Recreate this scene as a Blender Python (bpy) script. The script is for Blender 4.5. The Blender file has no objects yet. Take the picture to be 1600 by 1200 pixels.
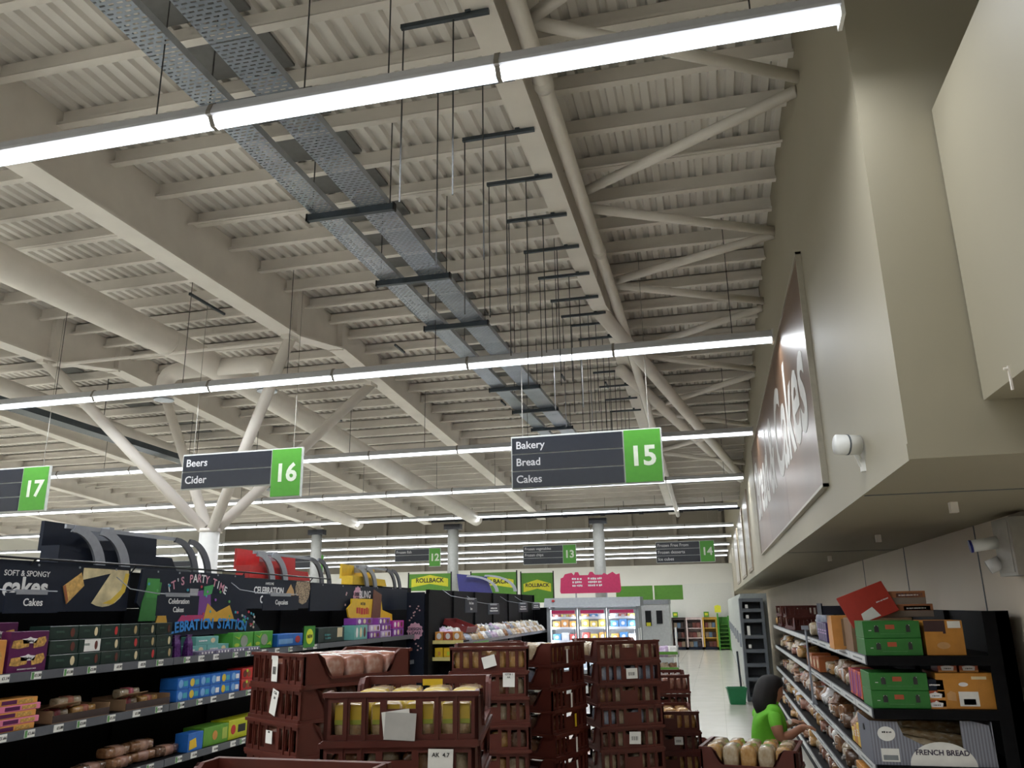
import bpy, bmesh, math, random
from mathutils import Vector, Matrix
random.seed(7)
R = math.radians
S = bpy.context.scene
C = S.collection
# ------------------------------------------------------------------ camera, world, exposure
cam_d = bpy.data.cameras.new('camera'); cam = bpy.data.objects.new('camera', cam_d); C.objects.link(cam)
PITCH, YAW, ROLL = R(15.608), R(13.537), R(-0.948)
fw = Vector((-math.sin(YAW)*math.cos(PITCH), math.cos(YAW)*math.cos(PITCH), math.sin(PITCH)))
rt0 = Vector((math.cos(YAW), math.sin(YAW), 0)); up0 = rt0.cross(fw)
rt = math.cos(ROLL)*rt0 + math.sin(ROLL)*up0; up = -math.sin(ROLL)*rt0 + math.cos(ROLL)*up0
cam.matrix_world = Matrix(((rt.x, up.x, -fw.x, 0), (rt.y, up.y, -fw.y, 0), (rt.z, up.z, -fw.z, 1.65), (0, 0, 0, 1)))
cam_d.sensor_fit = 'HORIZONTAL'; cam_d.sensor_width = 36; cam_d.lens = 1255.72/1600*36
cam_d.clip_start = 0.05; cam_d.clip_end = 200
S.camera = cam
W = bpy.data.worlds.new('world'); S.world = W; W.use_nodes = True
W.node_tree.nodes['Background'].inputs[0].default_value = (0.02, 0.02, 0.022, 1)
W.node_tree.nodes['Background'].inputs[1].default_value = 0.3
S.view_settings.view_transform = 'Standard'; S.view_settings.look = 'None'
S.view_settings.exposure = 1.85; S.view_settings.gamma = 1; S.view_settings.use_curve_mapping = False
LAMP_STRENGTH = 2.2
ROW_POWER = 135.0
try:
    S.cycles.use_denoising = True; S.cycles.max_bounces = 7; S.cycles.diffuse_bounces = 4; S.cycles.glossy_bounces = 3; S.cycles.sample_clamp_indirect = 6; S.cycles.adaptive_threshold = .035; S.cycles.adaptive_min_samples = 16; S.cycles.caustics_reflective = False; S.cycles.caustics_refractive = False
except Exception: pass

# ------------------------------------------------------------------ helpers
MATS = {}
def mat(name, col=(.5, .5, .5), rough=.5, metal=0, var=.07, scale=18, bump=0, coat=0, emit=0, alpha=1, trans=0):
    if name in MATS: return MATS[name]
    m = bpy.data.materials.new(name); m.use_nodes = True; MATS[name] = m
    n = m.node_tree.nodes; l = m.node_tree.links; b = n['Principled BSDF']
    tc = n.new('ShaderNodeTexCoord'); nz = n.new('ShaderNodeTexNoise'); nz.inputs['Scale'].default_value = scale; nz.inputs['Detail'].default_value = 3
    l.new(tc.outputs['Object'], nz.inputs['Vector'])
    r = n.new('ShaderNodeValToRGB'); r.color_ramp.elements[0].position = .3; r.color_ramp.elements[1].position = .7
    r.color_ramp.elements[0].color = tuple(c*(1-var) for c in col)+(1,); r.color_ramp.elements[1].color = tuple(min(1, c*(1+var)) for c in col)+(1,)
    l.new(nz.outputs['Fac'], r.inputs['Fac']); l.new(r.outputs['Color'], b.inputs['Base Color'])
    b.inputs['Roughness'].default_value = rough; b.inputs['Metallic'].default_value = metal
    if coat: b.inputs['Coat Weight'].default_value = coat; b.inputs['Coat Roughness'].default_value = .15
    if bump:
        bp = n.new('ShaderNodeBump'); bp.inputs['Strength'].default_value = bump; bp.inputs['Distance'].default_value = .01
        l.new(nz.outputs['Fac'], bp.inputs['Height']); l.new(bp.outputs['Normal'], b.inputs['Normal'])
    if emit: b.inputs['Emission Color'].default_value = tuple(col)+(1,); b.inputs['Emission Strength'].default_value = emit
    if trans: b.inputs['Transmission Weight'].default_value = trans
    if alpha < 1: b.inputs['Alpha'].default_value = alpha
    return m
def bread_mat(name, c1, c2, glint, scale=34):
    if name in MATS: return MATS[name]
    m = mat(name, c1, .24, bump=.6, scale=scale, coat=.8)
    n = m.node_tree.nodes; l = m.node_tree.links
    rp = [x for x in n if x.type == 'VALTORGB'][0].color_ramp
    rp.elements[0].color = c1+(1,); rp.elements[1].color = c2+(1,); e = rp.elements.new(.62); e.color = c2+(1,); rp.elements[2].color = glint+(1,); rp.elements[2].position = .74  # palest ramp tone paints white glints of the bag plastic into the colour
    return m
class MB:
    def __init__(s): s.v = []; s.f = []
    def box(s, x0, x1, y0, y1, z0, z1, M=None):
        b = len(s.v); p = [(x, y, z) for z in (z0, z1) for y in (y0, y1) for x in (x0, x1)]
        if M: p = [tuple(M @ Vector(q)) for q in p]
        s.v += p; s.f += [tuple(b+i for i in q) for q in ((0, 2, 3, 1), (4, 5, 7, 6), (0, 1, 5, 4), (2, 6, 7, 3), (0, 4, 6, 2), (1, 3, 7, 5))]
        return s
    def tube(s, p, q, r, n=10, r2=None):
        p = Vector(p); q = Vector(q); d = (q-p).normalized(); a = d.orthogonal().normalized(); c = d.cross(a); b = len(s.v); r2 = r if r2 is None else r2
        for o, rr in ((p, r), (q, r2)):
            for i in range(n):
                t = 2*math.pi*i/n; s.v.append(tuple(o+rr*(math.cos(t)*a+math.sin(t)*c)))
        for i in range(n): j = (i+1) % n; s.f.append((b+i, b+j, b+n+j, b+n+i))
        s.f.append(tuple(b+i for i in reversed(range(n)))); s.f.append(tuple(b+n+i for i in range(n)))
        return s
    def path(s, pts, r, n=10):
        rings = []; pts = [Vector(p) for p in pts]; a = None
        for i, p in enumerate(pts):
            d = (pts[min(i+1, len(pts)-1)]-pts[max(i-1, 0)]).normalized()
            a = d.orthogonal().normalized() if a is None else (a-d*a.dot(d)).normalized(); c = d.cross(a)
            rings.append([tuple(p+r*(math.cos(2*math.pi*k/n)*a+math.sin(2*math.pi*k/n)*c)) for k in range(n)])
        return s.loft(rings)
    def loft(s, rings):
        b = len(s.v); n = len(rings[0])
        for g in rings: s.v += [tuple(p) for p in g]
        for k in range(len(rings)-1):
            for i in range(n): j = (i+1) % n; s.f.append((b+k*n+i, b+k*n+j, b+(k+1)*n+j, b+(k+1)*n+i))
        s.f.append(tuple(b+i for i in reversed(range(n)))); s.f.append(tuple(b+(len(rings)-1)*n+i for i in range(n)))
        return s
    def prism(s, pts, d0, d1, ax='y'):   # 2D outline (u,w) extruded along ax
        b = len(s.v); n = len(pts)
        for d in (d0, d1):
            for u, w in pts: s.v.append((u, d, w) if ax == 'y' else (d, u, w) if ax == 'x' else (u, w, d))
        for i in range(n): j = (i+1) % n; s.f.append((b+i, b+j, b+n+j, b+n+i))
        s.f.append(tuple(b+i for i in reversed(range(n)))); s.f.append(tuple(b+n+i for i in range(n)))
        return s
    def mesh(s, name, m, smooth=False):
        me = bpy.data.meshes.new(name); me.from_pydata(s.v, [], s.f)
        bm = bmesh.new(); bm.from_mesh(me); bmesh.ops.recalc_face_normals(bm, faces=bm.faces); bm.to_mesh(me); bm.free()
        me.materials.append(m)
        if smooth:
            for p in me.polygons: p.use_smooth = True
        return me
    def build(s, name, m, parent=None, loc=(0, 0, 0), rz=0, smooth=False): return obj(name, s.mesh(name, m, smooth), parent, loc, rz)
def obj(name, me, parent=None, loc=(0, 0, 0), rz=0):
    o = bpy.data.objects.new(name, me); C.objects.link(o); o.location = loc
    o.rotation_euler = rz if isinstance(rz, (tuple, list)) else (0, 0, rz)
    if parent: o.parent = parent
    return o
def tag(o, label, cat, group=None, kind=None):
    o['label'] = label
    if cat: o['category'] = cat
    if group: o['group'] = group
    if kind: o['kind'] = kind
    return o
def thing(name, label, cat, loc=(0, 0, 0), rz=0, group=None): return tag(obj(name, None, None, loc, rz), label, cat, group)
def struct(o, label=None):
    o['kind'] = 'structure'
    if label: o['label'] = label
    return o
def dup(root, loc, rz=None, label=None, group=None):
    def cp(o, par):
        c = o.copy(); C.objects.link(c); c.parent = par
        for ch in o.children: cp(ch, c)
        return c
    r = cp(root, None); r.location = loc
    if rz is not None: r.rotation_euler = rz if isinstance(rz, (tuple, list)) else (0, 0, rz)
    if label: r['label'] = label
    if group: r['group'] = group
    return r
TXT = {}
def txt(parent, s, size, pos, m, align='CENTER', bold=0, maxw=None, rot=0, face='f', name='lettering', sx=1, shear=0):
    """flat printed lettering; face 'f' = towards local -y. pos = (x, y, z) of the line's middle"""
    k = (s, round(size, 4), align, bold, m.name, shear)
    if k not in TXT:
        cu = bpy.data.curves.new('lettering', 'FONT'); cu.body = s; cu.size = size; cu.align_x = align; cu.align_y = 'CENTER'; cu.offset = bold*size; cu.extrude = .0006; cu.resolution_u = 3; cu.shear = shear
        o = bpy.data.objects.new('tmp', cu); C.objects.link(o)
        me = bpy.data.meshes.new_from_object(o.evaluated_get(bpy.context.evaluated_depsgraph_get())); bpy.data.objects.remove(o)
        me.materials.clear(); me.materials.append(m); me.name = 'lettering'; TXT[k] = me
    me = TXT[k]; o = obj(name, me, parent, pos)
    if maxw and me.vertices:
        w = max(v.co.x for v in me.vertices)-min(v.co.x for v in me.vertices)
        sx = maxw/w if w > maxw else 1
    o.scale = (sx, sx if maxw else 1, 1)
    o.rotation_euler = (R(90), -rot, 0) if face == 'f' else (0, 0, rot)
    return o
def ell(cx, cz, rx, rz, n=20, a0=0, a1=2*math.pi): return [(cx+rx*math.cos(a0+(a1-a0)*i/n), cz+rz*math.sin(a0+(a1-a0)*i/n)) for i in range(n)]
ORD = ['first', 'second', 'third', 'fourth', 'fifth', 'sixth', 'seventh', 'eighth', 'ninth', 'tenth', 'eleventh', 'twelfth', 'thirteenth', 'fourteenth', 'fifteenth', 'sixteenth', 'seventeenth', 'eighteenth', 'nineteenth', 'twentieth']
def ordn(i): return ORD[i] if i < 20 else 'twenty-'+ORD[i-20] if i < 29 else '%dth' % (i+1)

# palette
cream = mat('cream painted deck', (.88, .845, .805), .6, var=.05, scale=2)
steel_cream = mat('cream painted steel', (.84, .792, .735), .5, var=.05, scale=3)
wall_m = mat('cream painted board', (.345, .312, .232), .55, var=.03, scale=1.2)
wall_w = mat('white wall paint', (.72, .71, .66), .6, var=.03, scale=1)
wall_p = mat('beige wall paint', (.64, .56, .46), .6, var=.03, scale=1)
white = mat('white plastic', (.8, .8, .78), .4, var=.03)
paper = mat('white paper', (.78, .77, .73), .7, var=.04)
galv = mat('galvanised steel', (.42, .46, .52), .35, .8, var=.12, scale=9)
dsteel = mat('dark strut steel', (.07, .085, .10), .4, .6)
rodm = mat('threaded rod steel', (.06, .06, .062), .6, .1)
wirem = mat('thin wire', (.35, .33, .30), .5, .3)
black = mat('black painted shelf steel', (.0045, .0045, .0055), .6, var=.2)
black2 = mat('black plastic', (.012, .012, .014), .35, var=.2)
navy = mat('navy printed board', (.008, .012, .024), .45, var=.1)
ink = mat('black ink', (.02, .02, .02), .6)
greyrail = mat('grey price rail', (.10, .105, .12), .35, var=.06)
railw = mat('white price rail', (.55, .56, .56), .35, var=.05)
silver = mat('silver bracket', (.35, .37, .41), .35, .5)
green = mat('lime green panel', (.075, .31, .03), .45, var=.04)
crate_m = mat('brown crate plastic', (.088, .019, .0125), .42, var=.14, scale=7)
for _m, _s in ((black, .12), (black2, .25), (navy, .25), (crate_m, .35)): _m.node_tree.nodes['Principled BSDF'].inputs['Specular IOR Level'].default_value = _s
greyp = mat('grey painted steel', (.12, .135, .15), .45, var=.06)

# ------------------------------------------------------------------ structure
def roof_z(y): return 5.38 if y < 9.3 else 5.38-.0715*(y-9.3) if y <= 22.5 else 7.3
def floor_mat():
    m = mat('polished vinyl floor', (.55, .53, .455), .22, var=.04, scale=3, coat=.25)
    n = m.node_tree.nodes; l = m.node_tree.links; b = n['Principled BSDF']
    br = n.new('ShaderNodeTexBrick'); br.offset = 0; br.inputs['Scale'].default_value = 1; br.inputs['Mortar Size'].default_value = .004
    br.inputs['Brick Width'].default_value = .6; br.inputs['Row Height'].default_value = .6
    br.inputs['Color2'].default_value = (.97, .97, .97, 1); br.inputs['Color1'].default_value = (1, 1, 1, 1); br.inputs['Mortar'].default_value = (.8, .8, .8, 1)
    tc = [x for x in n if x.type == 'TEX_COORD'][0]; l.new(tc.outputs['Object'], br.inputs['Vector'])
    mx = n.new('ShaderNodeMix'); mx.data_type = 'RGBA'; mx.blend_type = 'MULTIPLY'; mx.inputs['Factor'].default_value = 1
    src = b.inputs['Base Color'].links[0].from_socket
    l.new(src, mx.inputs['A']); l.new(br.outputs['Color'], mx.inputs['B']); l.new(mx.outputs['Result'], b.inputs['Base Color'])
    return m
struct(MB().box(-30, 4, -10, 46, -.1, 0).build('floor', floor_mat()), 'polished pale beige vinyl shop floor')
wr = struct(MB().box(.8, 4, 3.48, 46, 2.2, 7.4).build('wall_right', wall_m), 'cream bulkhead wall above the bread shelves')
MB().box(.792, 4, 3.465, 3.48, 2.2, 2.262).build('edge_lip', wall_m, wr)
MB().box(.81, 1.95, 4.6, 4.612, 2.196, 2.2).build('soffit_joint', greyp, wr); MB().box(.81, 1.95, 9.6, 9.612, 2.196, 2.2).build('soffit_joint', greyp, wr)
for y in (5.1, 7.4, 10.5): MB().box(1.35, 1.39, y, y+.05, 2.14, 2.2).build('soffit_sprinkler', steel_cream, wr)
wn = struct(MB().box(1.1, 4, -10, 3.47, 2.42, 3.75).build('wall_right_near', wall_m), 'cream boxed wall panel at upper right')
MB().box(1.093, 1.1, 3.14, 3.15, 2.38, 2.47).tube((1.08, 3.145, 2.46), (1.1, 3.145, 2.46), .005).build('hook_rail', steel_cream, wn)
MB().box(1.25, 1.8, -4, 3.2, 2.40, 2.42).build('soffit_vent', black2, wn)
wb = struct(MB().box(1.95, 4, -10, 46, 0, 2.5).build('wall_right_lower', wall_p), 'beige wall behind the bread shelves')
for y in (6.85, 9.3, 11.8): MB().box(1.944, 1.95, y, y+.012, 0, 2.2).build('panel_joint', greyp, wb)
struct(MB().box(-30.2, -30, -10, 46, 0, 7.4).build('wall_left', wall_w))
struct(MB().box(-30, 4, -10.2, -10, 0, 7.4).build('wall_front', wall_w))
wk = struct(MB().box(-30, 4, 46, 46.2, 0, 7.4).build('wall_back', mat('tan clad wall', (.235, .21, .175), .6, var=.04, scale=1)), 'cream clad wall at the far end of the store')
for i in range(12): MB().box(-26.5+2.45*i, -26.3+2.45*i, 45.8, 46, 0, 7.3).build('cladding_post', mat('tan clad post', (.28, .25, .21), .6), wk)
for z in (4.6, 5.8): MB().box(-30, 1, 45.9, 46, z, z+.12).build('cladding_rail', mat('tan clad post', (.28, .25, .21), .6), wk)
struct(MB().box(-22, .8, 38, 38.15, 0, 3.45).build('wall_partition_rear', wall_w), 'white partition behind the frozen aisles')
struct(MB().box(-1.85, .62, 34, 34.12, 0, 2.5).build('wall_partition', mat('pale grey partition', (.68, .68, .645), .5, var=.02)), 'pale grey blank partition at the far end of the aisle')
# deck
def deck():
    m = MB(); prof = []; x = -30.0
    while x < 4: prof += [(x, 0), (x+.055, 0), (x+.07, .035), (x+.11, .035)]; x += .125
    prof.append((4, 0))
    for ys in ((-10, 9.3, 22.5), (22.5, 46)):
        b = len(m.v); n = len(prof)
        for y in ys:
            z = 7.3 if ys[0] > 20 else roof_z(y)
            m.v += [(px, y, z+pz) for px, pz in prof]
        for k in range(len(ys)-1):
            for i in range(n-1): m.f.append((b+k*n+i, b+k*n+i+1, b+(k+1)*n+i+1, b+(k+1)*n+i))
    b = len(m.v); m.v += [(-30, 22.5, 4.43), (4, 22.5, 4.43), (4, 22.5, 7.4), (-30, 22.5, 7.4)]; m.f.append((b, b+1, b+2, b+3))
    return m
ceil = struct(deck().build('ceiling', cream), 'cream corrugated steel roof deck')
pm = MB().box(-30, .8, -.006, .006, -.15, 0).box(-30, .8, -.06, .006, -.15, -.14).box(-30, .8, -.06, -.053, -.15, -.125).box(-30, .8, -.006, .07, -.012, 0).mesh('purlin', steel_cream)
y = 5.0-.57*26
while y < 22.3: obj('purlin', pm, ceil, (0, y, roof_z(y))); y += .57
cpm = MB().tube((-30, 0, 0), (.8, 0, 0), .011, 6).mesh('conduit', steel_cream)
for y in (3.05, 6.0, 8.3, 10.5, 13.4, 16.6): obj('conduit', cpm, ceil, (0, y, roof_z(y)-.18))
def beam(x, wd):
    st = [(-10, 4.75), (8.05, 4.75), (9.25, 4.965), (22.4, roof_z(22.4)-.40)]
    pr = [(y, zb+.012) for y, zb in st]+[(22.4, roof_z(22.4)-.01), (9.3, 5.37), (-10, 5.37)]
    MB().prism(pr, x-.012, x+.012, 'x').build('beam_web', steel_cream, ceil)
    low = [(y, zb) for y, zb in st]; MB().prism(low+[(y, zb+.022) for y, zb in reversed(low)], x-wd/2, x+wd/2, 'x').build('beam_flange', steel_cream, ceil)
    MB().box(x-.09, x+.09, 9.19, 9.23, 4.94, 5.36).box(x-.07, x+.07, 8.03, 8.05, 4.77, 5.36).build('beam_end_plate', steel_cream, ceil)
for x, wd in ((-.98, .17), (-4.58, .22), (-7.98, .22), (-11.4, .22), (-14.8, .22), (-18.2, .22), (-21.6, .22), (-25, .22)): beam(x, wd)
ZB = lambda y: roof_z(y)-.38
for (y0, y1) in ((3.95, 2.9), (3.9, 4.9), (6.06, 5.05), (6.3, 7.23), (8.05, 7.3), (8.1, 9.07), (10.3, 9.3), (10.4, 11.4), (12.9, 11.6), (13.0, 14.2), (15.6, 14.3), (15.7, 17.0)):
    MB().tube((-.86, y0, ZB(y0)), (.8, y1, ZB(y1)), .042, 10).build('wind_brace', steel_cream, ceil, smooth=True)
MB().path([(-.81, -9, 4.87), (-.81, 8.6, 4.87), (-.81, 9.6, 4.84), (-.81, 22, roof_z(22)-.5)], .055, 12).build('roof_pipe', steel_cream, ceil, smooth=True)
for y in (1.5, 4.3, 6.9): MB().tube((-.81, y, 4.87), (-.81, y+.09, 4.87), .066, 12).build('pipe_coupling', steel_cream, ceil, smooth=True)
for a, b in (((-1.0, 8.35, 4.80), (.79, 18.6, 4.38)), ((-1.02, 10.65, 4.78), (.79, 19.6, 4.50))):
    MB().tube(a, b, .085, 14).build('raking_strut', steel_cream, ceil, smooth=True)
darkplate = mat('dark grey roof plate', (.17, .17, .17), .6)
for x0, x1 in ((-3.22, -2.58), (-9.75, -9.25), (-16.5, -16.0)):
    for k in range(32):
        y = .6+.57*k-.57*0+.12
        if x0 > -5 and k < 24 or x0 < -5 and k % 3 != 2:
            yy = 5.0-.57*8+.57*k+.09; MB().prism([(yy, roof_z(yy)-.035), (yy+.40, roof_z(yy+.4)-.035), (yy+.40, roof_z(yy+.4)-.015), (yy, roof_z(yy)-.015)], x0, x1, 'x').build('roof_plate', darkplate, ceil)
for (x, y, l) in ((-3.35, 8.5, .5), (-4.0, 9.8, .35), (-5.6, 7.5, .7), (-2.0, 11.5, .3), (-1.4, 12, .3), (-9.2, 7.2, .8), (-3.2, 12.5, .3), (-6.3, 12.6, .4)):
    MB().box(-.012, .012, 0, l, -.03, 0).build('dark_runner', dsteel, ceil, (x, y, roof_z(y)-.17))
# tree columns
def tree(x, y, n):
    t = thing('tree_column', 'branching cream steel column, %s from the aisle' % n, 'column', (x, y, 0))
    MB().tube((0, 0, 0), (0, 0, 2.66), .125, 20).build('shaft', white, t, smooth=True)
    MB().tube((0, 0, 2.66), (0, 0, 2.70), .14, 20).build('cap', steel_cream, t, smooth=True)
    for dx, dy, dz in ((-1.72, -1.2, 4.74), (1.66, -1.2, 4.74), (-1.72, 1.15, 4.80), (1.66, 1.15, 4.80)):
        MB().tube((dx*.04, dy*.04, 2.70), (dx, dy, dz), .07, 12).build('branch', steel_cream, t, smooth=True)
        MB().box(dx-.05, dx+.05, dy-.12, dy+.12, dz-.03, dz+.02).build('branch_shoe', steel_cream, t)
    MB().tube((-1.7, -1.2, 4.70), (1.66, -1.2, 4.70), .022, 8).build('tie_rod', steel_cream, t)
tree(-6.26, 9.25, 'nearest'); tree(-13.1, 9.25, 'second')
for x, w in ((-2.98, 'nearer the freezers'), (-7.15, 'behind the yellow topper'), (-11.4, 'far left')):
    t = thing('round_column', 'round white column %s under the roof valley' % w, 'column', (x, 22.2, 0))
    MB().tube((0, 0, 0), (0, 0, 3.85), .155, 20).build('shaft', mat('column paint', (.235, .235, .22), .5), t, smooth=True)
    MB().box(-.24, .24, -.12, .12, 3.85, 4.0).box(-.1, .1, -.1, .1, 3.78, 3.85).build('cap_bracket', black2, t)
t = thing('black_roof_pipe', 'long black pipe with fittings slung under the roof valley', 'pipe', (0, 21.6, 4.03))
MB().tube((-7.6, 0, 0), (.78, 0, .02), .03, 8).build('pipe', black2, t)
for i in range(8): MB().tube((-6.9+i*1.02, 0, .01), (-6.78+i*1.02, 0, .01), .05, 8).build('fitting', black2, t); 
for i in range(4): MB().tube((-6.4+i*2.1, 0, .02), (-6.4+i*2.1, 0, .42), .008, 6).build('hanger', rodm, t)
# ducts
def duct(x, lab, r=.17, branch=True):
    t = thing('air_duct', lab, 'duct', (x, 0, 0))
    MB().path([(0, -9, 4.83), (0, 8.6, 4.85), (0, 9.6, 4.80), (0, 21.5, roof_z(21.5)-.48)], r, 18).build('main_run', steel_cream, t, smooth=True)
    for y in (2, 5, 8, 11, 14, 17): MB().tube((0, y, ZB(y)-.15+.0), (0, y+.03, ZB(y)-.15), r*1.05, 18).build('duct_seam', steel_cream, t, smooth=True)
    if branch:
        for s, e in ((-1, -.78), (1, .95)):
            pts = [(0, 9.0, 4.80), (e*.7, 9.0, 4.79)]+[(e*.7+s*.16*math.sin(a), 9.0, 4.79-.16*(1-math.cos(a))) for a in (R(20), R(45), R(70), R(90))]+[(e*.7+s*.16, 9.0, 4.42)]
            MB().path(pts, .115, 14).build('branch_duct', steel_cream, t, smooth=True)
            MB().tube((e*.7+s*.16, 9, 4.40), (e*.7+s*.16, 9, 4.42), .13, 14).build('diffuser_collar', galv, t)
duct(-6.25, 'large round cream air duct with two elbow outlets above the branching column')
duct(-9.75, 'round cream air duct at the far left of the roof', .15, False)
t = thing('cable_ladder', 'dark grey cable ladder beside the left roof beam', 'cable tray', (-9.0, 0, 0))
MB().prism([(5, 4.45), (16, 4.15), (16, 4.23), (5, 4.53)], -.12, -.10, 'x').prism([(5, 4.45), (16, 4.15), (16, 4.23), (5, 4.53)], .10, .12, 'x').prism([(5, 4.44), (16, 4.14), (16, 4.15), (5, 4.45)], -.12, .12, 'x').build('ladder_rail', dsteel, t)
for k in range(5): yy = 5.5+2.4*k; MB().tube((0, yy, 4.5-.0273*(yy-5)), (0, yy, roof_z(yy)), .006, 6).build('hanger_rod', rodm, t)
# ------------------------------------------------------------------ strip lights
lampm = mat('lit diffuser', (.93, .965, 1), .5, var=.01, emit=LAMP_STRENGTH)
housm = mat('lamp housing', (.55, .56, .60), .35, var=.03)
joinm = mat('lamp joiner', (.22, .20, .18), .5)
dif = MB().prism([(-.046, 0), (.046, 0), (.026, -.032), (-.026, -.032)], .012, 1.488, 'x').mesh('diffuser', lampm)
len_ = MB().prism([(-.026, -.032), (.026, -.032), (.016, -.042), (-.016, -.042)], .012, 1.488, 'x').mesh('lens_edge', mat('lit lens edge', (.80, .90, 1), .4, var=.01, emit=LAMP_STRENGTH*.5))
hou = MB().prism([(-.070, -.003), (.070, -.003), (.070, .012), (.050, .062), (.03, .075), (-.03, .075), (-.050, .062), (-.070, .012)], 0.002, 1.498, 'x').mesh('housing', housm)
joi = MB().prism([(-.022, -.046), (.022, -.046), (.052, -.006), (.073, -.006), (.073, .014), (.053, .065), (.033, .082), (-.033, .082), (-.053, .065), (-.073, .014), (-.073, -.006), (-.052, -.006)], -.012, .012, 'x').mesh('joiner', joinm)
ROWS = [3.14, 7.6, 12.0, 16.38, 21.2, 26.4, 30.6, 34.8, 39.0, 42.6]
for ri, y in enumerate(ROWS+[-1.3, -5.7]):
    lb = 'suspended white strip light row, %s nearest the camera' % ORD[ri] if ri else 'suspended white strip light row crossing the top of view, nearest the camera'
    if ri >= 10: lb = 'suspended white strip light row behind the viewpoint, '+('nearer' if ri == 10 else 'farther')
    t = thing('strip_light', lb, 'light', (0, y, 4.075), 0, 'suspended strip light rows')
    for k in range(20):
        x = .71-1.5*(k+1)
        obj('diffuser', dif, t, (x, 0, 0)); obj('housing', hou, t, (x, 0, 0)); obj('lens_edge', len_, t, (x, 0, 0)); obj('joiner', joi, t, (x, 0, 0))
    MB().box(.705, .722, -.055, .055, -.046, .075).build('end_cap', white, t)
    MB().box(.66, .69, -.062, -.055, .012, .03).build('indicator_lamp', mat('green indicator', (.05, .9, .35), .4, emit=4), t)
    ld = bpy.data.lights.new('strip_light_source', 'AREA'); ld.shape = 'RECTANGLE'; ld.size = 29.9; ld.size_y = .03; ld.energy = ROW_POWER; ld.color = (.93, .965, 1); ld.spread = R(172)
    lo = obj('light_source', ld, t, (.71-14.97, 0, -.044))
    if ri < 5:
        rz = roof_z(y)-4.075
        wm = MB().tube((0, 0, .07), (0, 0, rz), .004, 5).mesh('suspension_wire', rodm)
        for k in range(9): obj('suspension_wire', wm, t, (.35-1.5*k*1.0-.2*(k % 2), 0, 0))
# ------------------------------------------------------------------ cable trays
def perf_mat():
    m = bpy.data.materials.new('perforated galvanised tray'); m.use_nodes = True; n = m.node_tree.nodes; l = m.node_tree.links; b = n['Principled BSDF']
    b.inputs['Metallic'].default_value = .75; b.inputs['Roughness'].default_value = .33
    tc = n.new('ShaderNodeTexCoord'); nz = n.new('ShaderNodeTexNoise'); nz.inputs['Scale'].default_value = 3
    r = n.new('ShaderNodeValToRGB'); r.color_ramp.elements[0].color = (.30, .35, .42, 1); r.color_ramp.elements[1].color = (.55, .60, .68, 1)
    l.new(tc.outputs['Object'], nz.inputs['Vector']); l.new(nz.outputs['Fac'], r.inputs['Fac']); l.new(r.outputs['Color'], b.inputs['Base Color'])
    br = n.new('ShaderNodeTexBrick'); br.inputs['Scale'].default_value = 1; br.inputs['Brick Width'].default_value = .052; br.inputs['Row Height'].default_value = .030; br.inputs['Mortar Size'].default_value = .0085; br.inputs['Mortar Smooth'].default_value = 0
    l.new(tc.outputs['Object'], br.inputs['Vector'])
    tr = n.new('ShaderNodeBsdfTransparent'); mx = n.new('ShaderNodeMixShader')
    l.new(br.outputs['Fac'], mx.inputs[0]); l.new(tr.outputs[0], mx.inputs[1]); l.new(b.outputs[0], mx.inputs[2])
    l.new(mx.outputs[0], n['Material Output'].inputs[0]); return m
perf = perf_mat()
for x0, x1, lb in ((-2.79, -2.595, 'narrow perforated grey cable tray running down the roof, left of the pair'), (-2.41, -2.165, 'wider perforated grey cable tray running down the roof, right of the pair')):
    t = thing('cable_tray', lb, 'cable tray', (x0, 0, 4.6)); w = x1-x0
    for k in range(5):
        y0 = 0.2+3*k; y1 = min(y0+2.99, 14.2)
        if y0 < 14: MB().box(0, w, y0, y1, 0, .003).build('tray_floor', perf, t)
    MB().box(-.002, 0, .2, 14.2, 0, .05).box(w, w+.002, .2, 14.2, 0, .05).build('tray_lip', galv, t)
for i, y in enumerate((2.4, 3.75, 5.1, 6.45, 7.75, 9.1, 10.4, 11.75, 13.1)):
    t = thing('tray_bracket', 'dark strut bracket under the cable trays, %s along the run' % ORD[i], 'bracket', (-2.82, y, 4.55), 0, 'cable tray brackets')
    MB().box(0, .70, -.02, .02, -.005, .047).build('strut', dsteel, t)
    MB().box(-.012, 0, -.024, .024, -.01, .05).box(.70, .712, -.024, .024, -.01, .05).build('end_cap', black2, t)
    for x in (.03, .67): MB().tube((x, .0, .045), (x, .0, roof_z(y)-4.55), .005, 6).build('drop_rod', rodm, t)
ys = [3.48, 4.06]+[4.62+.62*k for k in range(14)]
for i, y in enumerate(ys):
    zz = 4.715 if y < 8 else 4.715+.17*(y-8.05) if y < 9.25 else roof_z(y)-.46
    t = thing('beam_hanger', 'dark strut clamped under the roof beam with hanging rods, %s along the beam' % ORD[i], 'bracket', (-1.43, y, zz), 0, 'beam clamped strut hangers')
    MB().box(0, .50, -.012, .012, 0, .026).build('strut', dsteel, t)
    MB().box(.37, .40, -.02, .02, .02, .05).build('beam_clamp', dsteel, t)
    for x in (.015, .30): MB().tube((x, 0, .0), (x, 0, -1.05-.1*(i % 3)), .0045, 6).build('drop_rod', rodm, t)
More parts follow.
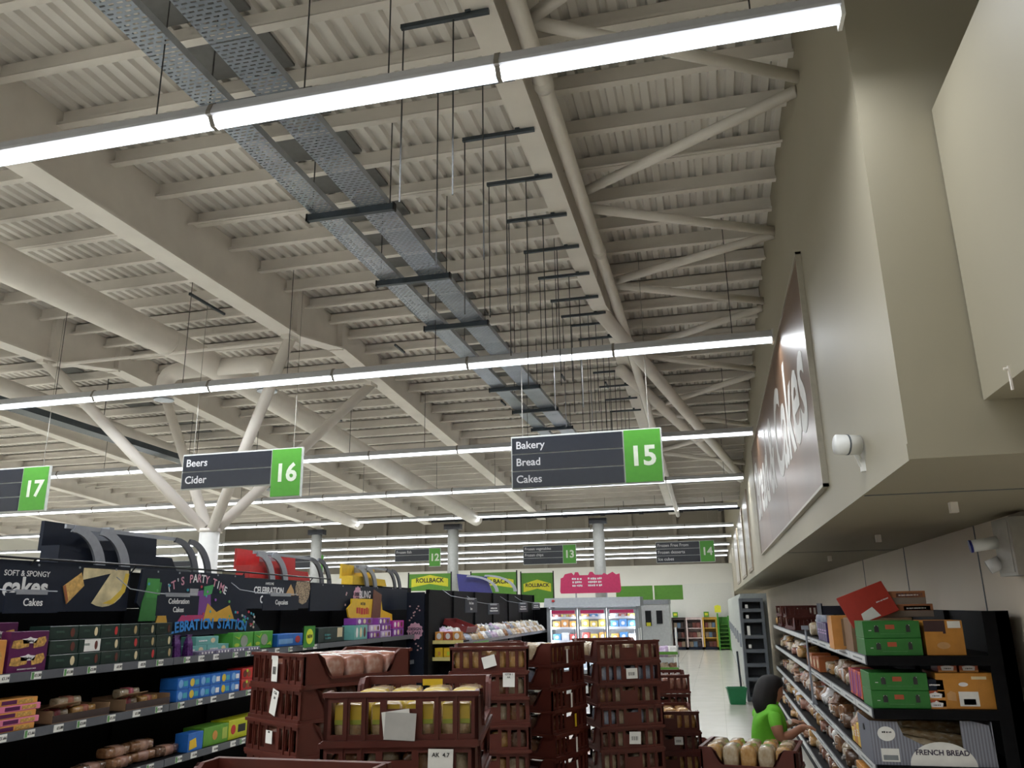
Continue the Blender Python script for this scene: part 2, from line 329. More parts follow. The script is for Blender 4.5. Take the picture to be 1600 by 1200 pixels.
# ------------------------------------------------------------------ hanging aisle signs
slatm = mat('charcoal sign slat', (.016, .019, .028), .3, var=.1); frm = mat('sign frame', (.55, .57, .55), .4)
numw = mat('sign number ink', (.68, .74, .62), .5); linew = mat('sign word ink', (.60, .60, .62), .5)
def aisle_sign(lb, num, x0, x1, z0, z1, y, lines, zs=None, depth=1, far=False):
    w = x1-x0; h = z1-z0; np_ = w*.247; zs = z0 if zs is None else zs
    t = thing('aisle_sign', lb, 'sign', (x0, y, z0), 0, 'hanging aisle signs')
    MB().box(0, w-np_, 0, .03, zs-z0, h).box(w-np_, w, 0, .03, 0, h).build('frame', frm, t)
    n = len(lines); sh = (h-(zs-z0)-.02)/n
    for i, s in enumerate(lines):
        a = h-.012-(i+1)*sh+.006; b = h-.012-i*sh-.006
        MB().box(.012, w-np_-.008, -.008, .002, a, b).build('slat', slatm, t)
        if s: txt(t, s, sh*.62, (.05, -.0085, (a+b)/2+.0), linew, 'LEFT', .012)
    MB().box(w-np_+.006, w-.014, -.008, .002, .012, h-.012).build('number_panel', green, t)
    txt(t, num, h*.5 if not far else .3, (w-np_/2-.004, -.009, h*.48), numw, 'CENTER', .03, np_*.78)
    for x in (.12, w-.12): MB().tube((x, .015, h), (x, .015, max(.6, roof_z(y)-z0)), .003, 5).build('hanging_wire', wirem, t)
aisle_sign('hanging aisle sign with three slats reading Bakery, Bread, Cakes', '15', -1.922, -0.395, 2.809, 3.353, 7.9, ['Bakery', 'Bread', 'Cakes'])
aisle_sign('hanging aisle sign with two slats reading Beers and Cider', '16', -5.767, -4.275, 2.853, 3.397, 7.9, ['Beers', 'Cider'], 2.993)
aisle_sign('hanging aisle sign cut off by the left picture edge', '17', -9.085, -7.566, 2.844, 3.379, 7.9, ['', '', ''])
aisle_sign('distant hanging aisle sign nearest the bulkhead wall', '14', -1.58, .07, 2.84, 3.44, 24, ['Frozen Free From', 'Frozen desserts', 'Ice cubes'], None, 1, True)
aisle_sign('distant hanging aisle sign between the two round columns', '13', -5.52, -3.91, 2.90, 3.46, 24, ['Frozen vegetables', 'Frozen chips', ''], None, 1, True)
aisle_sign('distant hanging aisle sign just left of the left round column', '12', -9.63, -8.13, 2.93, 3.49, 24, ['Frozen fish', ''], 3.1, 1, True)
aisle_sign('distant hanging aisle sign half hidden behind the red topper', '11', -13.6, -12.05, 2.85, 3.40, 24, ['', ''], 3.0, 1, True)
aisle_sign('distant hanging aisle sign beside the branching column', '10', -17.8, -16.2, 2.80, 3.36, 24, ['', ''], 2.98, 1, True)
# ------------------------------------------------------------------ wall signs and fittings on the bulkhead
brown = mat('glossy brown sign board', (.15, .085, .05), .36, var=.12, scale=1.5)
t = thing('wall_sign', 'long glossy brown wall sign with large white lettering', 'sign', (.8, 13.75, 2.41), R(-90))
for k in range(3): MB().box(k*2.66+.004, (k+1)*2.66-.004, -.03, -.002, .02, 1.70).build('sign_panel', brown, t)
MB().box(-.02, 8.0, -.04, 0, 0, .02).box(-.02, 8.0, -.04, 0, 1.70, 1.72).box(-.02, 0, -.04, 0, 0, 1.72).box(7.98, 8.0, -.04, 0, 0, 1.72).build('sign_frame', mat('sign edge trim', (.40, .37, .30), .4), t)
o = txt(t, 'Bread & Cakes', 1.22, (3.95, -.032, .90), mat('sign white ink', (.62, .61, .58), .5), 'CENTER', .02, shear=.1)
for i, (y1, y0) in enumerate(((19.4, 17.5), (24.0, 21.0), (30, 26.5))):
    t = thing('wall_poster', 'framed pale poster board on the bulkhead, %s beyond the brown sign' % ORD[i], 'sign', (.8, y1, 2.33), R(-90))
    MB().box(0, y1-y0, -.03, 0, 0, 1.65).build('frame', mat('poster frame', (.30, .24, .18), .4), t)
    MB().box(.06, y1-y0-.06, -.035, -.03, .06, 1.59).build('poster_face', mat('poster face', (.45, .42, .38), .3, var=.25, scale=2), t)
t = thing('wall_spotlight', 'white round spotlight on a short bracket below the brown sign', 'spotlight', (.8, 4.40, 2.36))
MB().tube((-.135, -.03, .08), (-.02, .0, .075), .052, 18).build('lamp_body', white, t, smooth=True)
MB().tube((-.085, -.017, .0778), (-.077, -.015, .0775), .0545, 18).build('seam_ring', greyp, t)
MB().tube((-.04, .0, .04), (-.015, .02, -.03), .015, 10).box(-.022, 0, .0, .04, -.06, .0).build('bracket', white, t)
t = thing('emergency_light', 'grey wall box with twin round heads under the soffit', 'light', (1.95, 5.95, 1.80))
MB().box(-.12, 0, -.24, .10, 0, .36).box(-.125, -.12, -.2, .06, .02, .34).build('box', mat('grey enamel box', (.35, .33, .30), .4), t)
MB().tube((-.12, .04, .22), (-.27, .06, .20), .04, 14).build('horn', white, t, smooth=True)
MB().tube((-.27, .06, .20), (-.285, .062, .198), .042, 14).build('blue_cap', mat('blue cap', (.02, .03, .25), .3), t)
MB().tube((-.12, .06, .09), (-.19, .07, .06), .045, 14).build('lamp_head', mat('clear lamp head', (.7, .7, .72), .1), t, smooth=True)

# ------------------------------------------------------------------ packaged goods helpers
def scrawl(t, cx, cz, w, h, y, m, n=1):
    """print too small to read: a broken line of little bars"""
    rd = random.Random(int(abs(cx*977+cz*313)*1000)); mb = MB()
    for k in range(n):
        x = cx-w/2*rd.uniform(.75, 1); z = cz-k*h*1.5
        while x < cx+w/2*.9: l = h*rd.uniform(.5, .9); mb.box(x, min(x+l, cx+w/2), y-.0012, y, z-h/2*rd.uniform(.6, 1), z+h/2*rd.uniform(.6, 1)); x += l+h*rd.choice((.15, .15, .15, .5))
    o = mb.build('small_print', m, t); o['kind'] = 'stuff'; return o
def carton(name, label, cat, size, loc, rz, m, decals=(), group=None, face_y=None, rx=0):
    """box of goods: root at the middle of its base, printed front towards local -y. decals in fractions of width / height"""
    w, d, h = size
    t = thing(name, label, cat, loc, rz, group)
    if rx: t.rotation_euler = (rx, 0, rz)
    b = .003
    MB().loft([[(sx*(w/2-e), sy*(d/2-e), z) for sx, sy in ((-1, -1), (1, -1), (1, 1), (-1, 1))] for z, e in ((0, b), (b, 0), (h-b, 0), (h, b))]).build('carton_body', m, t)
    for q in decals:
        if q[0] == 'r': MB().box((q[1]-.5)*w, (q[2]-.5)*w, -d/2-.0015, -d/2+.001, q[3]*h, q[4]*h).build(q[6] if len(q) > 6 else 'printed_panel', q[5], t)
        elif q[0] == 'e': MB().prism(ell((q[1]-.5)*w, q[2]*h, q[3]*w, q[4]*h, 14), -d/2-.002, -d/2+.001).build(q[6] if len(q) > 6 else 'printed_picture', q[5], t)
        elif q[0] == 'p': MB().prism([((a-.5)*w, c*h) for a, c in q[1]], -d/2-.0025, -d/2+.001).build(q[3] if len(q) > 3 else 'printed_picture', q[2], t)
        elif q[0] == 't': txt(t, q[4], q[3]*h, ((q[1]-.5)*w, -d/2-.0035, q[2]*h), q[5], 'CENTER', q[7] if len(q) > 7 else 0, q[6]*w if len(q) > 6 else None)
        elif q[0] == 'b': scrawl(t, (q[1]-.5)*w, q[2]*h, q[3]*w, q[4]*h, -d/2-.0015, q[5], q[6] if len(q) > 6 else 1)
        elif q[0] == 's': MB().box(w/2-.001, w/2+.0015, (q[1]-.5)*d, (q[2]-.5)*d, q[3]*h, q[4]*h).build('side_print', q[5], t)
    return t
def loaf_mesh(name, w, l, h, m, tail=.06, seed=0, dome=1):
    rd = random.Random(seed); mb = MB(); rings = []
    N = 12
    for k, tt in enumerate((-.5, -.49, -.44, -.25, 0, .25, .44, .49, .5)):
        e = (.55, .8, .96, 1, 1.02, 1, .96, .8, .55)[k]; ring = []
        for i in range(N):
            a = 2*math.pi*i/N; ca, sa = math.cos(a), math.sin(a)
            x = math.copysign(abs(ca)**.5, ca)*w/2*e*(1+rd.uniform(-.05, .05))
            z = h/2+math.copysign(abs(sa)**.55, sa)*h/2*(e if sa < 0 else (.5+.5*e))*(1+rd.uniform(-.04, .04)*dome)
            ring.append((x, tt*l, max(0, z)))
        rings.append(ring)
    mb.loft(rings); return mb.mesh(name, m, True)
def tail_mesh(m, seed=1):
    rd = random.Random(seed); mb = MB(); rings = []
    for k, (yy, r) in enumerate(((0, .035), (.02, .012), (.035, .012), (.055, .03), (.07, .022))):
        rings.append([(r*math.cos(a)*rd.uniform(.7, 1.3), -yy, r*math.sin(a)*rd.uniform(.5, 1.1)) for a in [2*math.pi*i/9 for i in range(9)]])
    return mb.loft(rings).mesh('bag_tail', m, True)
clear = mat('clear bag plastic', (.30, .28, .26), .15, var=.2, scale=40, bump=.5, coat=.6)
B_brown = bread_mat('brown bread in bag', (.20, .085, .04), (.30, .15, .07), (.60, .50, .42))
B_gold = bread_mat('golden bread in bag', (.38, .19, .05), (.48, .28, .10), (.66, .56, .42))
B_pale = bread_mat('pale bread in bag', (.36, .26, .15), (.46, .37, .25), (.66, .62, .55))
B_pink = bread_mat('pink brown bread bag', (.26, .105, .07), (.32, .14, .095), (.52, .36, .30), 9)
B_yel = bread_mat('yellow banded bread bag', (.36, .22, .10), (.50, .38, .22), (.70, .64, .52))
B_dark = bread_mat('dark rye bread in bag', (.10, .05, .03), (.18, .10, .06), (.5, .45, .4))
B_blue = bread_mat('blue tinted bread bag', (.22, .25, .33), (.34, .36, .42), (.58, .60, .63))
LOAF = {k: loaf_mesh('loaf', .115, .27, .125, m, seed=i) for i, (k, m) in enumerate((('brown', B_brown), ('gold', B_gold), ('pale', B_pale), ('pink', B_pink), ('yellow', B_yel), ('dark', B_dark), ('blue', B_blue)))}
TAIL = tail_mesh(clear)
BAND = {}
def band(c):
    if c not in BAND: BAND[c] = MB().loft([[(x*1.03, yy, (z-.0625)*1.03+.0625) for x, z in [(math.copysign(abs(math.cos(a))**.5, math.cos(a))*.0585, .0625+math.copysign(abs(math.sin(a))**.55, math.sin(a))*.0635) for a in [2*math.pi*i/12 for i in range(12)]]] for yy in (-.05, .05)]).mesh('printed_band', mat('band '+str(c), c, .3, coat=.4), True)
    return BAND[c]
def loaf(kind, loc, rz, label, group, sc=(1, 1, 1), tail=True, bnd=None, tilt=0):
    t = thing('bread_loaf', label, 'bread', loc, rz, group)
    if tilt: t.rotation_euler = (tilt, 0, rz)
    o = obj('bagged_bread', LOAF[kind], t); o.scale = sc
    if tail: o2 = obj('bag_tail', TAIL, t, (0, -.125*sc[1], .06*sc[2])); o2.scale = (.62, .62, .62)
    if bnd: o3 = obj('printed_band', band(bnd), t, (0, -.05*sc[1] if kind == 'yellow' else 0, 0)); o3.scale = sc
    return t
# ------------------------------------------------------------------ left gondola (cakes)
GX = -4.2
tick_m = MB().box(-.04, .04, -.003, 0, -.022, .022).mesh('price_ticket', paper)
tickg = mat('ticket green flash', (.12, .30, .10), .6)
flash = MB().box(-.038, -.02, -.0045, -.003, -.02, .02).mesh('green_flash', tickg)
PR = ['£1.88', '£1.20', '£1.97', '£2.25', '£1.66', '£3.00', '£1.14', '£1.50']
def ticket(t, x, y, z, k, fl=True):
    o = obj('price_ticket', tick_m, t, (x, y, z))
    if fl: obj('green_flash', flash, o)
    txt(o, PR[k % len(PR)], .024, (.01, -.0045, 0), ink, 'CENTER', .02, None, name='price_print')
def bay(s0, w, idx, gx=GX, levels=(.575, .975, 1.315), top=1.70, rail=greyrail, lbl='left cake aisle', near=True, depth=.5):
    t = thing('shelving_bay', 'black shelving bay of the %s, %s bay from the near end' % (lbl, ORD[idx]), 'shelving', (gx, s0, 0), R(90), lbl+' shelving bays')
    MB().box(0, w, depth, depth+.03, 0, top).build('back_panel', black, t)
    MB().box(0, w, .03, depth, 0, .17).build('base_plinth', black, t)
    for x in (0, w-.03): MB().box(x, x+.03, depth-.03, depth, .17, top).build('upright', black, t)
    for li, z in enumerate((.19,)+tuple(levels)):
        MB().box(.002, w-.002, .012, depth, z-.022, z).build('shelf', black, t)
        MB().box(.004, w-.004, 0, .012, z-.05, z+.004).build('price_rail', rail, t)
        if near and li:
            n = 5 if w > 1 else 3
            for k in range(n): ticket(t, w*(k+.5)/n+random.uniform(-.06, .06), -.0005, z-.023, random.randrange(8), random.random() < .6)
    return t
SB = [3.38, 4.62, 5.87, 7.12, 8.37, 9.62]
for i, s in enumerate(SB): bay(s, 1.25 if i < 5 else 1.66, i, near=i < 4)
RZL = R(90)
def lp(s, d, z): return (GX-d, s, z)      # point on the left gondola: along, depth behind the shelf front, height
# dark green premium boxes, three rows
dgreen = mat('dark green carton', (.012, .028, .022), .35, var=.2); gold = mat('gold print', (.45, .33, .16), .5); redp = mat('red print', (.5, .03, .03), .5); choc = mat('chocolate print', (.12, .03, .02), .4); creamp = mat('cream print', (.70, .58, .36), .5)
edges = [4.62, 4.88, 5.09, 5.29, 5.50, 5.69, 5.89]
for r in range(3):
    for k in range(6):
        w = edges[k+1]-edges[k]-.008; pic = (creamp, choc, choc, creamp, redp, gold)[(k+r) % 6]
        dc = [('e', .80, .5, .075, .34, pic), ('b', .36, .62, .3, .06, mat('dull green ink', (.06, .12, .09), .5), 2)]
        if r == 1 and k == 1: dc.append(('r', .25, 1.0, .05, .95, paper, 'shelf_notice'))
        carton('cake_box', 'dark green cake box, %s along in the %s row beside the purple boxes' % (ORD[k], ('bottom', 'middle', 'top')[r]), 'box', (w, .16, .088), lp((edges[k]+edges[k+1])/2, .11+.012*r, 1.3165+r*.0905), RZL, dgreen, dc, 'dark green cake boxes')
# purple cake boxes
purple = mat('purple carton', (.10, .012, .075), .35); biscuit = mat('cake picture', (.50, .28, .07), .5, var=.5, scale=60); orangec = mat('orange carton', (.62, .27, .06), .45); whitep = mat('white print', (.78, .75, .75), .5)
def kip(lb, loc, rz, size, cat='box', base=purple, two=True):
    dc = []
    for z in ((.70, .28) if two else (.6,)):
        dc += [('p', [(.05, z-.09), (.22, z-.12), (.48, z-.08), (.50, z+.07), (.30, z+.10), (.08, z+.08)], biscuit), ('p', [(.62, z-.12), (.88, z-.08), (.95, z+.04), (.90, z+.16), (.72, z+.13), (.60, z+.02)], biscuit),
               ('p', [(.33, z+.0), (.67, z+.0), (.70, z+.11), (.57, z+.125), (.50, z+.16), (.43, z+.125), (.30, z+.11)], whitep, 'badge'), ('t', .5, z+.06, .085, 'Kipling', ink, .3)]
    dc.append(('t', .5, .08, .045, 'EXCEEDINGLY GOOD CAKES', whitep, .8))
    return carton('cake_box', lb, cat, size, loc, rz, base, dc)
kip('purple cake carton with white badges at the front of the top shelf', lp(4.43, .05, 1.316), RZL, (.30, .07, .245))
kip('purple and orange cake carton standing behind the front purple carton', lp(4.28, .16, 1.316), RZL, (.30, .08, .30))
kip('tall purple carton at the picture edge on the top shelf', lp(4.12, .26, 1.316), RZL, (.34, .08, .37))
carton('cake_box', 'plain orange cake carton at the left edge beside the purple carton', 'box', (.16, .10, .2), lp(4.17, .06, 1.316), RZL, orangec, [('e', .5, .5, .35, .25, biscuit)])
# party goods
tealc = mat('teal carton', (.16, .42, .38), .4); gdino = mat('bright green carton', (.10, .42, .06), .4); bluec = mat('blue carton', (.02, .14, .50), .35); redc = mat('red carton', (.55, .03, .025), .35); pinkc = mat('pink carton', (.70, .20, .32), .4); violet = mat('violet carton', (.22, .05, .32), .4); yelc = mat('yellow carton', (.75, .48, .02), .4); lilac = mat('lilac print', (.55, .40, .62), .5); limep = mat('lime print', (.45, .62, .05), .5)
for k in range(3):
    t = thing('gift_bag', 'small purple party gift bag with foil top, %s of three' % ('left', 'middle', 'right')[k], 'bag', lp(5.97+.085*k, .07+.05*(k % 2), 1.316), RZL, 'party gift bags')
    MB().loft([[(sx*w, sy*d, z) for sx, sy in ((-1, -1), (1, -1), (1, 1), (-1, 1))] for z, w, d in ((0, .036, .028), (.10, .034, .02), (.15, .024, .008), (.17, .036, .012))]).build('bag', mat('purple foil', (.10, .03, .16), .25, .3, var=.5, scale=60), t)
    MB().box(-.026, .026, -.004, .004, .15, .165).build('foil_top', clear, t)
for k in range(4): carton('party_tray', 'dotted paper cupcake tray at the shelf front, %s from the gift bags' % ORD[k], 'tray', (.23, .13, .03), lp(6.33+.24*k, .075, 1.316), RZL, mat('dotted tray', (.16, .14, .22), .5, var=.6, scale=90), [('e', .2+.2*j, .5, .05, .3, whitep) for j in range(4)], 'dotted cupcake trays')
for k, (s, z) in enumerate(((6.38, 0), (6.72, 0), (6.55, .071))): carton('cake_box', 'teal celebration cake box, %s' % ('lower left', 'lower right', 'on top')[k], 'box', (.33, .15, .07), lp(s, .24, 1.316+z), RZL, tealc, [('e', .75, .5, .1, .3, creamp), ('b', .3, .5, .4, .2, whitep)], 'teal celebration cake boxes')
for k in range(2): carton('cake_box', 'bright green celebration cake box with yellow vines, %s' % ('left', 'right')[k], 'box', (.34, .2, .16), lp(7.08+.36*k, .24, 1.316), RZL, gdino, [('e', .55, .5, .18, .33, mat('grey print', (.35, .38, .3), .5)), ('p', [(.05, .8), (.3, .6), (.4, .9), (.3, .7)], limep), ('p', [(.7, .2), (.9, .4), (.95, .1), (.85, .2)], limep), ('e', .2, .3, .12, .1, limep)], 'green celebration cake boxes')
carton('cake_box', 'long blue cake box on the top shelf', 'box', (.52, .2, .12), lp(7.90, .2, 1.316), RZL, bluec, [('r', .05, .6, .2, .6, mat('pale blue print', (.2, .4, .7), .5)), ('e', .8, .5, .1, .3, redp)])
carton('cake_box', 'plain black cake box with pale end label', 'box', (.66, .2, .16), lp(8.85, .2, 1.316), RZL, dgreen, [('r', .72, .92, .3, .95, creamp), ('b', .35, .5, .25, .15, mat('teal ink', (.08, .3, .3), .5), 2)])
NOV = [(9.52, 0, .38, .17, tealc), (9.95, 0, .34, .08, violet), (9.95, .082, .34, .08, lilac), (9.62, .172, .5, .08, violet), (10.32, 0, .34, .08, lilac), (10.32, .082, .34, .08, violet), (10.25, .164, .4, .08, violet), (10.75, 0, .4, .1, violet), (10.75, .102, .4, .1, mat('magenta carton', (.42, .03, .30), .4))]
for k, (s, z, w, h, m) in enumerate(NOV): carton('cake_box', 'violet and lilac novelty cake box, %s in the pile under the yellow card' % ORD[k] if k else 'teal novelty cake box at the left of the violet pile', 'box', (w, .16, h-.001), lp(s, .12, 1.316+z), RZL, m, [('e', .2, .5, .08, .35, whitep), ('e', .5, .5, .08, .35, creamp), ('e', .8, .5, .08, .35, choc)], 'novelty cake boxes')
t = thing('display_card', 'yellow cut-out display card with a chocolate bar picture', 'sign', lp(9.45, .215, 1.30), RZL)
MB().prism([(0, .38), (.12, .44), (.12, .50), (1.05, .50), (1.1, .36), (1.45, .30), (1.5, 0), (.5, 0), (.38, .2), (.05, .28)], -.02, 0).build('card', yelc, t)
MB().prism([(.72, .22), (1.0, .16), (1.04, .56), (.78, .62)], -.03, -.02).build('chocolate_picture', mat('chocolate bar', (.16, .06, .035), .4), t)
scrawl(t, .45, .35, .4, .09, -.02, redp); scrawl(t, .45, .44, .15, .04, -.02, ink); scrawl(t, .45, .24, .3, .05, -.02, ink)
txt(t, 'BLING', .13, (.55, -.004, .55), whitep, 'CENTER', .01, .5)
t = thing('new_flag', 'square green flag with a yellow spot clipped to the shelf edge', 'sign', (-4.17, 7.95, 1.30), RZL)
MB().box(-.02, .02, -.055, .035, .0, .012).build('clip', silver, t); MB().box(-.12, .12, -.06, -.055, 0, .21).build('card', mat('deep green card', (.03, .20, .02), .4), t); MB().prism(ell(0, .105, .075, .075), -.063, -.06).build('spot', mat('yellow print', (.65, .70, .03), .5), t)
txt(t, 'NEW', .05, (0, -.065, .105), ink, 'CENTER', .02)
# second shelf
Z2 = .976
for k in range(5): carton('cake_box', 'pink and orange flat cake box, %s up in the left edge stack' % ORD[k], 'box', (.32, .16, .037), lp(4.40+.03*(k % 2), .10, Z2+.038*k), RZL, pinkc if k % 2 else orangec, [('r', .15, .5, .2, .8, purple), ('r', .55, .9, .2, .8, biscuit)], 'flat cake boxes stack')
carton('cake_box', 'brown card tray half full at the left end of the second shelf', 'box', (.18, .2, .09), lp(4.13, .12, Z2), RZL, mat('brown card', (.30, .17, .08), .7), [('r', .1, .9, .2, .6, mat('yellow print', (.65, .70, .03), .5))])
card = mat('corrugated card', (.27, .16, .085), .75); cardin = mat('dark card', (.05, .03, .025), .7)
def open_tray(lb, s, w, items):
    t = thing('card_tray', lb, 'tray', lp(s, .03, Z2), RZL)
    MB().box(-w/2, w/2, 0, .3, 0, .004).build('tray_floor', card, t); MB().box(-w/2, w/2, 0, .004, .004, .05).build('tray_front', cardin, t); MB().box(-w/2, w/2, .296, .3, .004, .09).build('tray_back', card, t)
    for sx in (-1, 1): MB().box(sx*w/2-.003, sx*w/2+.001, .004, .296, .004, .08).build('tray_side', card, t)
    MB().prism([(0, .05), (-.12, .085), (-.12, .089), (0, .054)], -w/2, -.02, 'x').build('open_flap', card, t, (0, .12, .03))
    for k, (dx, dz, col) in enumerate(items):
        q = thing('cake_pack', 'wrapped cake roll, %s in the %s' % (ORD[k], lb.split(',')[0]), 'cake', lp(s+dx, .16, Z2+.006+dz), R(0), 'wrapped cake rolls')
        o = obj('wrapped_cake', LOAF['gold' if k % 2 else 'pale'], q); o.scale = (.75, .8, .55)
        o = obj('printed_sleeve', band(col), q); o.scale = (.77, .5, .58)
PK = (.55, .12, .16); RD = (.45, .16, .10)
open_tray('open card cake tray by the pink boxes, second shelf', 4.98, .52, [(-.13, 0, PK), (.13, 0, RD), (-.02, .07, RD)])
open_tray('open card cake tray beside the blue boxes, second shelf', 5.66, .50, [(-.12, 0, PK), (.12, 0, RD), (-.10, .07, PK)])
for r in range(2):
    for k in range(6): carton('cake_box', 'blue snack cake box, %s along in the %s row beside the red boxes' % (ORD[k], ('lower', 'upper')[r]), 'box', (.145, .16, .088), lp(6.05+.15*k, .10, Z2+r*.09), RZL, bluec, [('e', .3, .5, .2, .36, mat('yellow snack print', (.7, .5, .05), .5) if k % 3 == 1 else mat('pale blue print', (.2, .4, .7), .5)), ('r', .55, .9, .25, .7, whitep if k in (3, 5) else mat('teal print', (.05, .35, .45), .5))], 'blue snack cake boxes')
for r in range(2):
    for k in range(4): carton('cake_box', 'red snack cake box, %s along in the %s row beside the crates' % (ORD[k], ('lower', 'upper')[r]), 'box', (.17, .16, .093), lp(6.99+.175*k, .10, Z2+r*.095), RZL, redc, [('e', .3, .5, .18, .33, choc), ('e', .7, .45, .16, .3, mat('brown print', (.25, .08, .03), .5)), ('e', .5, .75, .1, .15, limep)], 'red snack cake boxes')
for k in range(6): carton('cake_box', 'blue and white cake box, %s along behind the crates' % ORD[k], 'box', (.3, .16, .12), lp(7.9+.4*k, .12, Z2), RZL, bluec if k % 2 else tealc, [('r', .1, .6, .2, .7, whitep)], 'boxes behind the crates')
# third shelf
Z3 = .576
for k in range(5): loaf(('brown', 'dark', 'brown')[k % 3], lp(5.0+.26*k, .14+.03*(k % 2), Z3), R(0)+.15*(k % 3-1), 'wrapped brown cake loaf, %s along on the third shelf' % ORD[k], 'wrapped cake loaves', (1, .95, .62), False, (.40, .22, .16))
for k in range(2): loaf('brown', lp(5.5+.27*k, .17, Z3+.078), R(0), 'wrapped brown cake loaf on top of the others, %s along the third shelf' % ORD[k], 'wrapped cake loaves', (1, .9, .6), False, (.45, .26, .18))
carton('cake_box', 'blue and gold snack bag box on the third shelf', 'box', (.2, .12, .14), lp(6.28, .08, Z3), RZL, bluec, [('p', [(.1, .1), (.6, .2), (.5, .7), (.1, .6)], yelc)])
carton('cake_box', 'lime green box with orange spot on the third shelf', 'box', (.36, .2, .15), lp(6.6, .14, Z3), RZL, mat('leaf green carton', (.12, .33, .03), .4), [('e', .45, .5, .1, .25, orangec), ('r', .75, .95, .2, .8, mat('lime flat', (.4, .5, .08), .5))])
for k in range(2): carton('cake_box', 'yellow box on the third shelf, %s one' % ('left', 'right')[k], 'box', (.3, .18, .16), lp(6.95+.32*k, .14, Z3), RZL, mat('acid yellow carton', (.55, .58, .02), .4), [('r', .5, .9, .3, .7, ink), ('e', .25, .5, .12, .25, redp)])
# headers
def board(lb, pts, d=.25, th=.02, m=navy, name='header_board'):
    t = thing(name, lb, 'sign', lp(0, d, 0), RZL)
    MB().prism(pts, 0, th).build('panel', m, t); return t
def clips(t, s0, s1, z, n):
    for k in range(n): MB().prism(ell(s0+(s1-s0)*(k+.5)/n, z, .008, .008, 8), -.006, 0).build('clip', silver, t)
wht = mat('sign white print', (.70, .70, .70), .5)
t = board('navy header board with a lemon cake picture and white lettering', [(3.2, 1.68), (5.58, 1.68), (5.58, 2.01), (3.2, 2.01)])
txt(t, 'SOFT & SPONGY', .055, (4.58, -.002, 1.925), wht, 'CENTER', .01, .38); txt(t, 'cakes', .17, (4.58, -.002, 1.835), wht, 'CENTER', .03, .42)
MB().prism([(5.28, 1.985)]+[(5.28+.25*math.cos(a), 1.93+.22*math.sin(a)) for a in [R(x) for x in (14, 0, -15, -30, -45, -60, -75, -90, -105, -118)]]+[(5.33, 1.955)]+[(5.05, 1.90), (5.05, 1.985)], -.004, 0).build('lemon_cake_picture', mat('lemon icing print', (.62, .52, .30), .5, var=.3, scale=9), t, (.03, 0, 0))
MB().prism([(5.49, 1.96), (5.53, 1.96), (5.5, 1.82), (5.38, 1.73), (5.27, 1.735), (5.36, 1.765), (5.46, 1.84)], -.006, -.004).build('lemon_edge_picture', mat('lemon yellow print', (.65, .45, .05), .5), t, (.03, 0, 0))
MB().prism([(4.80, 1.85), (4.96, 1.95), (5.0, 1.86), (4.85, 1.73)], -.004, 0).build('sponge_slice_picture', mat('sponge print', (.58, .35, .10), .5, var=.3, scale=30), t, (.10, 0, 0))
MB().prism([(4.80, 1.85), (4.85, 1.73), (4.86, 1.76), (4.82, 1.86)], -.006, -.003).build('crust_picture', mat('crust print', (.30, .09, .03), .5), t, (.10, 0, 0)); clips(t, 4.1, 5.6, 1.985, 4)
t = board('navy party header board with blue station lettering and coloured confetti', [(5.66, 2.0), (7.13, 2.0), (7.11, 1.74), (7.5, 1.47), (6.0, 1.47), (5.62, 1.74)], .20)
for k, (ch, a) in enumerate(zip("IT'S PARTY TIME", range(15))):
    if ch != ' ': x = 6.0+.058*k; txt(t, ch, .095, (x, -.002, 1.945-.55*(x-6.40)**2), mat('pink print', (.58, .26, .34), .5) if k % 2 else wht, 'CENTER', .02, rot=-(x-6.4)*.9)
for k, ch in enumerate('CELEBRATION STATION'):
    if ch != ' ': x = 5.93+.068*k; txt(t, ch, .12, (x, -.012, 1.56-.10*(x-6.6)**2), mat('bright blue print', (.02, .22, .60), .5), 'CENTER', .03, rot=-(x-6.6)*.22)
PS = [([(5.66, 1.60), (5.86, 1.60), (5.9, 1.9), (5.74, 1.92), (5.68, 1.74)], (.03, .18, .03)), ([(5.72, 1.78), (5.87, 1.78), (5.87, 1.93), (5.72, 1.93)], (.04, .24, .04)), ([(6.35, 1.62), (6.62, 1.62), (6.58, 1.86), (6.38, 1.84)], (.16, .04, .22)), ([(6.15, 1.59), (6.55, 1.59), (6.5, 1.64), (6.2, 1.64)], (.40, .03, .12)), ([(6.5, 1.58), (7.0, 1.58), (6.9, 1.72), (6.7, 1.66), (6.55, 1.74)], (.55, .30, .03)), ([(5.86, 1.56), (6.02, 1.56), (5.98, 1.66), (5.9, 1.68)], (.55, .30, .03)), ([(6.30, 1.72), (6.38, 1.72), (6.40, 1.86), (6.28, 1.86)], (.3, .3, .32)), ([(6.48, 1.80), (6.60, 1.82), (6.62, 1.90), (6.48, 1.88)], (.04, .28, .08))]
for p, c in PS: MB().prism(p, -.004-.0004*PS.index((p, c)), 0).build('printed_shape', mat('print '+str(c), c, .5), t)
for k in range(46):
    x = random.choice((random.uniform(7.0, 7.35), random.uniform(5.7, 7.1))); z = random.uniform(1.5, 1.66) if x > 7.0 else random.uniform(1.62, 1.95)
    c = random.choice(((.5, .05, .08), (.05, .3, .4), (.3, .08, .4), (.6, .5, .5), (.1, .35, .1))); MB().prism(ell(x, z, .013, .012, 8), -.007, 0).build('confetti', mat('print '+str(c), c, .5), t)
clips(t, 5.7, 7.1, 1.985, 5)
t = board('navy header board with a sprinkled biscuit picture and white lettering', [(7.18, 1.69), (8.55, 1.69), (8.55, 1.98), (7.18, 1.98)])
